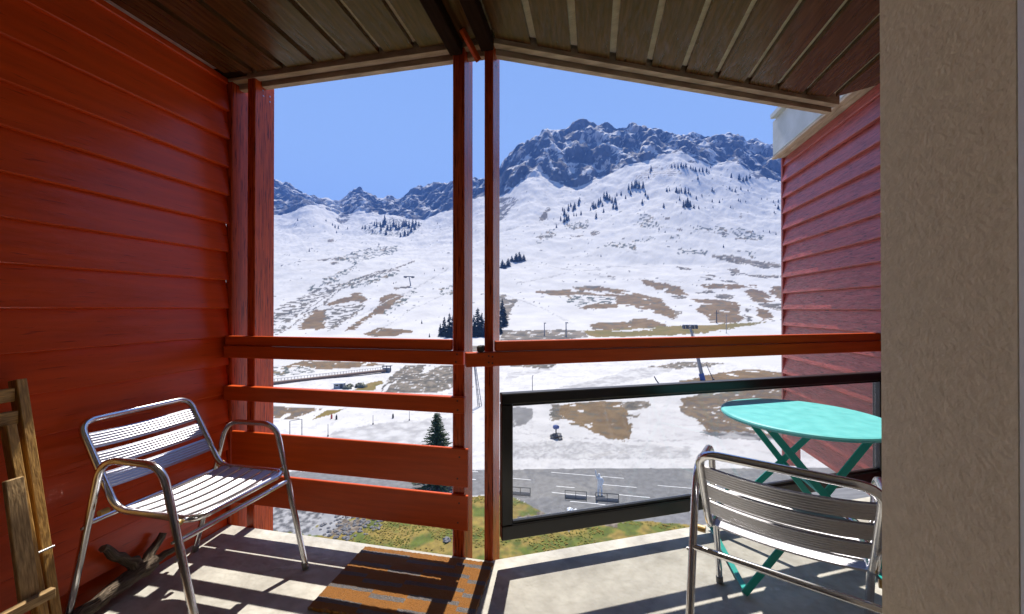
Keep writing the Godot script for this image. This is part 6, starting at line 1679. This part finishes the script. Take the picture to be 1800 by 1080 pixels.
	[10, 445.2, -2096.6, 516.3, -2111.5, 517.1, -2084.4, 446.6, -2067.9],
	[10, 493.1, -1855.9, 541, -1958.3, 541.4, -1935.3, 501.2, -1837.6],
	[10, 611.8, -1845.4, 671.6, -1946, 686.7, -1951.3, 620.1, -1832.7],
	[10, -116.6, -1753.1, -89.6, -1779.3, -82, -1770.6, -100.7, -1723.7, -107.6, -1721.9],
	[10, 30.2, -1758.8, 72.5, -1789.7, 75.4, -1776.6, 43.6, -1745.2],
	[10, 748.5, -2086.9, 844, -2152.4, 823.2, -2099.3, 750.4, -2053.8],
	[10, -1335.6, -2072.4, -1387.7, -2186, -1386.3, -2192.8, -1327, -2074.6],
	[10, -1309.2, -2279.4, -1258, -2290.2, -1251.6, -2291.5, -1299.6, -2281.4],
	[10, -1094, -2026, -1157.3, -2219.5, -1139.7, -2198.7, -1077.5, -2018.5],
	[10, -877.4, -1918, -857.5, -1951.2, -847.9, -1942.4, -859.3, -1897.1],
	[10, -1596.9, -2003.2, -1725, -2192, -1718.6, -2193.3, -1567.7, -1979.3],
	[7, -76.2, -916.8, 22.3, -936.9, 127.5, -959.8, 126.8, -954.8, 22.2, -931.1, -75.7, -910.8],
	[7, -262, -1160.6, -194.9, -1184, -102.2, -1229.2, -101.4, -1219.6, -193.7, -1176.2, -259.7, -1150.8],
	[7, -134.6, -664.5, -47.6, -775.8, 43.9, -851.6, 145, -910.6, 144.2, -905.5, 43.4, -841.9, -47.1, -767.6, -133.4, -658.3],
	[7, -270.3, -396.9, -288.7, -504.1, -296, -631.4, -300.6, -780.4, -296.3, -769.3, -292.5, -624, -284.3, -496.4, -265.7, -390.2],
	[7, -201, -330.4, -230, -457.3, -226.8, -589, -224, -581.5, -227.2, -451.6, -198.5, -326.2],
	[7, -644.2, -706.9, -654.6, -824.7, -595.1, -923.4, -584.2, -906.5, -644.3, -811.7, -636.8, -698.9],
	[7, -131.8, -584, -59.1, -493.2, -19.4, -413.2, -19.1, -407.3, -58.4, -487.1, -129.9, -575.4],
	[7, -184.3, -876.4, -74.7, -826.1, 38.3, -744, 155.9, -737.7, 154.6, -731.5, 38, -737.5, -73.9, -817.8, -183, -870.3],
	[7, 184.7, -1159.9, 299.1, -1141, 534.6, -1273.2, 530.9, -1264.6, 297.1, -1133.2, 183.4, -1151.7],
	[7, -73.3, -77, -64.7, -90.1, -57, -106, -43.3, -117.3, -42.7, -115.8, -56.3, -104.7, -64, -89.1, -72.6, -76.3],
	[7, -19.1, -79.3, -4.8, -78.3, 11.7, -79.9, 20.9, -83.7, 20.7, -82.9, 11.6, -79.2, -4.8, -77.6, -18.9, -78.5],
	[7, -17.0, -70.5, -3.3, -70.2, 15.3, -72.6, 15.2, -71.9, -3.3, -69.5, -16.8, -69.8],
	[7, -20.5, -90.7, -10.4, -77.1, -6.1, -68, -6.1, -67.6, -10.3, -76.5, -20.3, -89.9],
	[3, 134.7, -1276.7, 174.9, -1256.3, 185.6, -1149.8, 133, -1138.2],
	[3, -147.6, -1082, -115.6, -1165.7, -103.6, -1089.4, -139.9, -994.8],
	[3, 264, -1164.3, 372.3, -1224.4, 372.3, -1184.1, 279.8, -1144.2],
	[3, 394.8, -1228.8, 481.9, -1208.4, 437.1, -1154, 369.4, -1137.7],
	[3, 13.2, -995.5, 42, -1035.3, 98.8, -1008.6, 105.4, -964.8, 62.3, -978.2],
	[3, 192.9, -992.7, 223.9, -1019.7, 268.4, -996.9, 254.1, -969.2, 194.3, -964.2],
	[3, 343.5, -1183.9, 372.3, -1184.1, 349.2, -1123.1, 335.3, -1141.8],
	[3, 199.2, -1086.2, 236.1, -1112, 216, -1071.8, 196.7, -1062.3],
	[3, 98.4, -1045.3, 157.8, -1076.3, 155.8, -1062.7, 105.1, -1032.6],
	[3, -86.5, -1225.2, -18.2, -1262, -17.0, -1179.9, -73.6, -1178],
	[3, 360.4, -1024.2, 379.2, -1019, 358.2, -971.5, 347.8, -978.9],
	[6, -9.6, -1133.7, 1.7, -1151.6, 17.4, -1143.6, 12.5, -1105.6, -4.9, -1102.5],
	[6, 212.2, -1230.7, 224.3, -1228.2, 219.7, -1212.7, 210.2, -1213.9],
	[6, 455.7, -1360.7, 475.4, -1370.8, 466.6, -1351.9, 453, -1345.7],
	[6, -174.4, -1277.9, -159.7, -1333.2, -151.3, -1382.4, -146, -1333.8, -155.9, -1258, -169.1, -1246.7],
	[6, 260.1, -966.1, 306.6, -985.9, 360.6, -952.1, 403.6, -949.5, 391.5, -921, 321.9, -914.8, 283.3, -953.3],
	[6, 335.3, -1021.8, 346.9, -1020, 340.2, -1005.4, 332.2, -1007.3],
	[6, 227.2, -1147.8, 241.7, -1157.8, 238.3, -1141.3, 225.6, -1135.8],
	[6, -157.3, -1055.6, -115.5, -1095.8, -111.5, -1079.2, -149.1, -1044.9],
	[6, -62.4, -1105.9, -24.9, -1117, -24.6, -1099.9, -59.3, -1090.7],
	[6, 347.7, -1170.1, 361.8, -1163.6, 351.3, -1142.4, 342.9, -1151.4],
	[1, -139.9, -151, -147, -175.3, -112.8, -175, -97.4, -170.5, -104.1, -161.6, -110.5, -155.7, -121.5, -149.9, -129.2, -154.8, -138.1, -150.8],
	[3, -147, -151, -126.2, -157, -114.7, -143.2, -124.7, -128.1],
	[6, -66.5, -112, -77.5, -135.7, -87.7, -169.2, -79.1, -173, -72.4, -170.5, -59.7, -175.7, -40.4, -125.1, -46.4, -123.9, -48.8, -114.2, -64.4, -110.9],
	[10, -77.2, -168.8, -72.7, -172.4, -70.5, -162.6, -69.4, -146, -71.9, -155.1],
	[10, -65.9, -110.6, -71.2, -125.2, -71.6, -134.2, -69.3, -124.7, -64.7, -110.8],
	[2, -75.6, -111.7, -77.9, -120.9, -79.5, -126.5, -77.3, -131.7, -73.6, -123.7, -70.5, -112.8],
	[14, -86.7, -89.1, -70.1, -90.2, -66.8, -83.4, -68.4, -79.3, -75.7, -77.8],
	[10, -75.7, -77.8, -73.6, -79.1, -75.2, -84.7, -73.1, -82.1, -72.2, -77.6],
	[10, -70.7, -84.6, -68.6, -89.9, -66.9, -85.4, -67.2, -80.5, -70.3, -79.8],
	[2, -65.8, -83.6, -67.5, -88.5, -64.4, -90.3, -63, -83.3, -63.9, -79.8],
	[7, -53.7, -71, -48.5, -78.3, -39.1, -85.5, -30, -88.3, -23.6, -69.4, -48.6, -65.4],
]
# conifers: clump, x, y, z, height
const TREES := [
	[0, -53.1, 391.4, -1463.9, 26.7], [0, -66, 367.2, -1424.5, 29], [0, -86.7, 350.4, -1387.6, 28.3], [0, -70.3, 352.9, -1396.6, 22.8],
	[0, -94.9, 312, -1306.8, 26.7], [0, -83.4, 283.6, -1253.6, 28.2], [0, -103.9, 337.5, -1354.4, 16.6], [0, -89.9, 277, -1238.2, 22.8],
	[0, -78, 288.5, -1265.2, 20.7], [0, -55.8, 312.7, -1318, 13.4], [0, -40.5, 321.3, -1334.9, 16.2], [0, -63.7, 313, -1317.4, 13.4],
	[0, -102.8, 287.3, -1254.5, 15.4], [0, -81.5, 382.2, -1445.5, 17.7], [0, -50.1, 412.1, -1496.9, 18.2], [1, 2.0, 372.7, -1426.7, 28.7],
	[1, 8.8, 371.1, -1422, 22.9], [1, 19.2, 389.4, -1449.8, 26.2], [1, 26.2, 397.9, -1461.1, 23.5], [1, 39.9, 415.2, -1483.6, 29.7],
	[1, 49.2, 405.3, -1467.1, 35.2], [1, 59.1, 401.4, -1459.3, 26.2], [1, 66.7, 390, -1440.5, 23], [1, 76.4, 376.3, -1413, 25.3],
	[1, 76.8, 343.1, -1353.7, 27], [1, 67.6, 355.2, -1377.6, 22], [1, 34.6, 331.8, -1342.6, 16.1], [1, 9.4, 299.7, -1287.2, 20.7],
	[1, 101.7, 429.8, -1489.7, 17.8], [1, 113.6, 397.2, -1439, 17.1], [1, 86.3, 427.3, -1489.9, 14.8], [1, -9.1, 358.4, -1402.2, 14.1],
	[1, -3.6, 383.7, -1445.3, 17.5], [1, 32.8, 376.4, -1425.6, 17.2], [2, 130.3, 445.7, -1505.1, 26.8], [2, 142.3, 451.4, -1510.8, 29.8],
	[2, 153.3, 449.4, -1506.6, 35.7], [2, 165.9, 439.6, -1492.4, 32.3], [2, 179.5, 437.7, -1488.9, 29.2], [2, 181.7, 404.7, -1439.8, 19.8],
	[2, 186.5, 390.2, -1415.5, 16.6], [2, 163.1, 363.6, -1373.9, 18.9], [2, 161.8, 470.1, -1532.9, 24.2], [2, 134.6, 425.2, -1476.7, 20.4],
	[3, 283.6, 403.2, -1433, 24.9], [3, 292.1, 403, -1434, 22.1], [3, 302.9, 412.9, -1451, 16.8], [3, 313.6, 403.5, -1440.2, 24.9],
	[3, 326, 404.7, -1447.1, 22.2], [3, 254.3, 411, -1444, 16.8], [3, 263.7, 414.9, -1449.7, 14.0], [3, 330.3, 397.6, -1438.8, 13.8],
	[4, 277.8, 311.3, -1297, 25], [4, 291.8, 315.8, -1307.9, 35.2], [4, 303, 324.4, -1324, 25.4], [4, 314.5, 321.4, -1324.7, 17.8],
	[4, 331.2, 323.1, -1335, 12.7], [4, 282.6, 365.8, -1377.5, 15.9], [4, 218.9, 317, -1297.1, 17.6], [4, 267, 348.3, -1348.9, 7.8],
	[4, 291.1, 331.8, -1330.4, 20.5], [5, 347.3, 384.9, -1430.6, 13.7], [5, 378.8, 409.6, -1484.5, 11.3], [5, 430.3, 436.6, -1548, 20.6],
	[5, 435.3, 432.3, -1544.4, 11.7], [5, 405.3, 380.9, -1458.2, 13.8], [5, 427, 373, -1453.9, 13.7], [5, 443.8, 383.7, -1476.3, 8.4],
	[5, 358.2, 334.8, -1366, 6.2], [5, 387.2, 337.9, -1384.1, 7.9], [5, 501.2, 449.3, -1585.4, 14.9], [5, 505.7, 439.7, -1574.2, 11.8],
	[5, 514, 431, -1566.6, 17.6], [5, 541.7, 443.1, -1593.1, 14.9], [5, 573.2, 444.2, -1613.4, 10.8], [5, 500, 382.2, -1492.9, 11.2],
	[5, 503.8, 376.3, -1486.1, 11.1], [5, 525.3, 377.1, -1499.8, 8.4], [5, 448.1, 341.3, -1410, 10.6], [5, 459.7, 346.4, -1421.8, 8.0],
	[5, 611.9, 409.5, -1594.2, 8.9], [5, 633.6, 408.7, -1602.4, 8.9], [5, 645.7, 389, -1580, 11.6], [5, 665.1, 390.4, -1589.1, 14.6],
	[5, 629.5, 346.4, -1504.2, 19.3], [5, 637.3, 368.9, -1545.7, 10.2], [5, 313.2, 150.3, -1036, 8.6], [5, 445.7, 221.9, -1219.7, 6.8],
	[5, 485, 231.4, -1252.7, 6.5], [5, 502.2, 228.6, -1254.2, 8.3], [5, 515.4, 221.9, -1246.2, 8.3], [5, 148.8, 328.2, -1316.4, 6.2],
	[5, 179.1, 220.8, -1135.7, 8.8], [5, 191.7, 209.9, -1116.4, 6.1], [5, -109.3, 248.2, -1175.4, 12.6], [5, 17.7, 124.7, -928.5, 6.7],
	[5, 598.6, 326.9, -1459, 10.7], [6, -190.9, 92.1, -807, 18.8], [6, -180.3, 94.8, -817.9, 19.0], [6, -184, 89.5, -800, 13.5],
	[6, -169.4, 106.4, -851.3, 21.4], [6, -163.9, 109.9, -860.5, 23.4], [6, -154.6, 111.4, -865.7, 15.2], [6, -179.4, 107.5, -852, 14.3],
	[7, 310.8, 583.4, -1662, 16.1], [7, 321.4, 576.5, -1654, 19.2], [7, 330.5, 564.4, -1639.9, 22.2], [7, 341.7, 559.2, -1636.8, 22.1],
	[7, 359.5, 555, -1637.3, 22], [7, 378.4, 552.5, -1643.3, 15.8], [7, 394.5, 536.6, -1637.1, 21.9], [7, 413.1, 539.6, -1653.3, 18.9],
	[7, 428, 541, -1666, 22.2], [7, 446.7, 542.8, -1681, 22.4], [7, 458.1, 545.3, -1690.7, 16.1], [7, 389.5, 487.6, -1581.3, 18.1],
	[7, 348.3, 548.8, -1626.3, 18.8], [7, 385.7, 542.2, -1637, 17.6], [8, 487.9, 605.2, -1777.5, 12.1], [8, 545.4, 535.6, -1706.8, 22.5],
	[8, 576.9, 531.8, -1713.7, 28.9], [8, 590.3, 520.8, -1710.3, 22.4], [8, 607.5, 524.8, -1726.2, 27.1], [8, 628.2, 530.6, -1748.3, 24.7],
	[8, 227.8, 554.7, -1636, 25.6], [8, 221.4, 535.4, -1611.8, 15.8], [8, 209.5, 500.3, -1567.8, 12.3], [8, 717.2, 540.6, -1813.8, 16.8],
	[8, 744.2, 537.8, -1821.1, 16.8], [8, 763.3, 534, -1823.7, 18.8], [9, -950.8, 331.8, -1460.7, 17.0], [9, -932.6, 329.8, -1454.3, 21.1],
	[9, -920.2, 333.4, -1464.4, 14.8], [9, -922.3, 348.3, -1506.1, 23.9], [9, -902, 339.9, -1490, 27.9], [9, -908.7, 354.8, -1529.9, 26.4],
	[9, -888.6, 347.1, -1518, 39.3], [9, -919.7, 375.8, -1585.5, 50.1], [9, -839.3, 324.6, -1469.3, 31.6], [9, -839.7, 331.8, -1494.6, 29.9],
	[9, -867.8, 361.5, -1570.9, 35.9], [9, -824.3, 334.9, -1513.5, 34.5], [9, -815.4, 335.9, -1520.5, 30.3], [9, -816, 346.3, -1551.1, 26.4],
	[9, -822.3, 356.6, -1578.8, 40.3], [9, -827.9, 367.5, -1608.6, 36.5], [9, -792.8, 348.9, -1568.5, 40], [9, -803.4, 370.2, -1626.9, 41.4],
	[9, -811, 387.1, -1673.2, 35.4], [9, -791.6, 382.1, -1664.5, 25.8], [9, -734.4, 295.9, -1416.8, 30.1], [9, -716.6, 291.8, -1409.2, 25.9],
	[9, -761.1, 330.6, -1527.1, 30.2], [9, -771, 350.4, -1580.7, 26.8], [9, -789.2, 289.3, -1370.3, 23.6], [9, -746.8, 294.6, -1407.1, 20],
	[9, -848.5, 316, -1434, 20.6], [9, -872.8, 313.1, -1414.2, 14.3], [10, -1169, 385.3, -1518.2, 13.5], [10, -1140.2, 374, -1524, 13.5],
	[10, -1071.8, 335.8, -1448.9, 17.1], [10, -1065.2, 335.4, -1461.1, 18.1], [10, -1025.2, 313.7, -1395.3, 12.4], [10, -1027.5, 332.8, -1471.5, 13.0],
	[10, -1127.4, 338.9, -1390.4, 9.2], [10, -713.2, 406.8, -1697.5, 11.8], [10, -657.9, 366, -1594, 7.1], [10, -686.3, 209.8, -1147.5, 10.6],
	[10, -1313.8, 398.5, -1516.6, 16.1], [10, -774.6, 162, -937.4, 10.7], [11, -128, -23.3, -319.9, 21], [11, -131.4, -23.3, -319.2, 14.0],
	[11, -119.9, -23.5, -311.4, 25.2], [11, -120.6, -23.3, -321.5, 23], [11, -113.8, -23.5, -312.7, 26.6], [11, -105.8, -23, -335.4, 23.2],
	[11, -99.2, -23.3, -326, 30.9], [11, -98.7, -23, -336.9, 25.7], [11, -91.8, -23.3, -327.5, 27.5], [11, -101.4, -9.8, -428.6, 27.2],
	[11, -89.6, -15.8, -389, 23.5], [11, -85.5, -21.2, -352.3, 18.7], [12, -306.7, 85, -759.4, 5.5], [12, -314.8, 77.7, -733.7, 5.3],
	[12, -323.8, 69.6, -705.5, 3.6], [12, -138.3, -23.4, -311.6, 3.9], [12, -340.8, 43.6, -617, 3.5], [12, -177.9, -14.3, -381.3, 4.3],
]
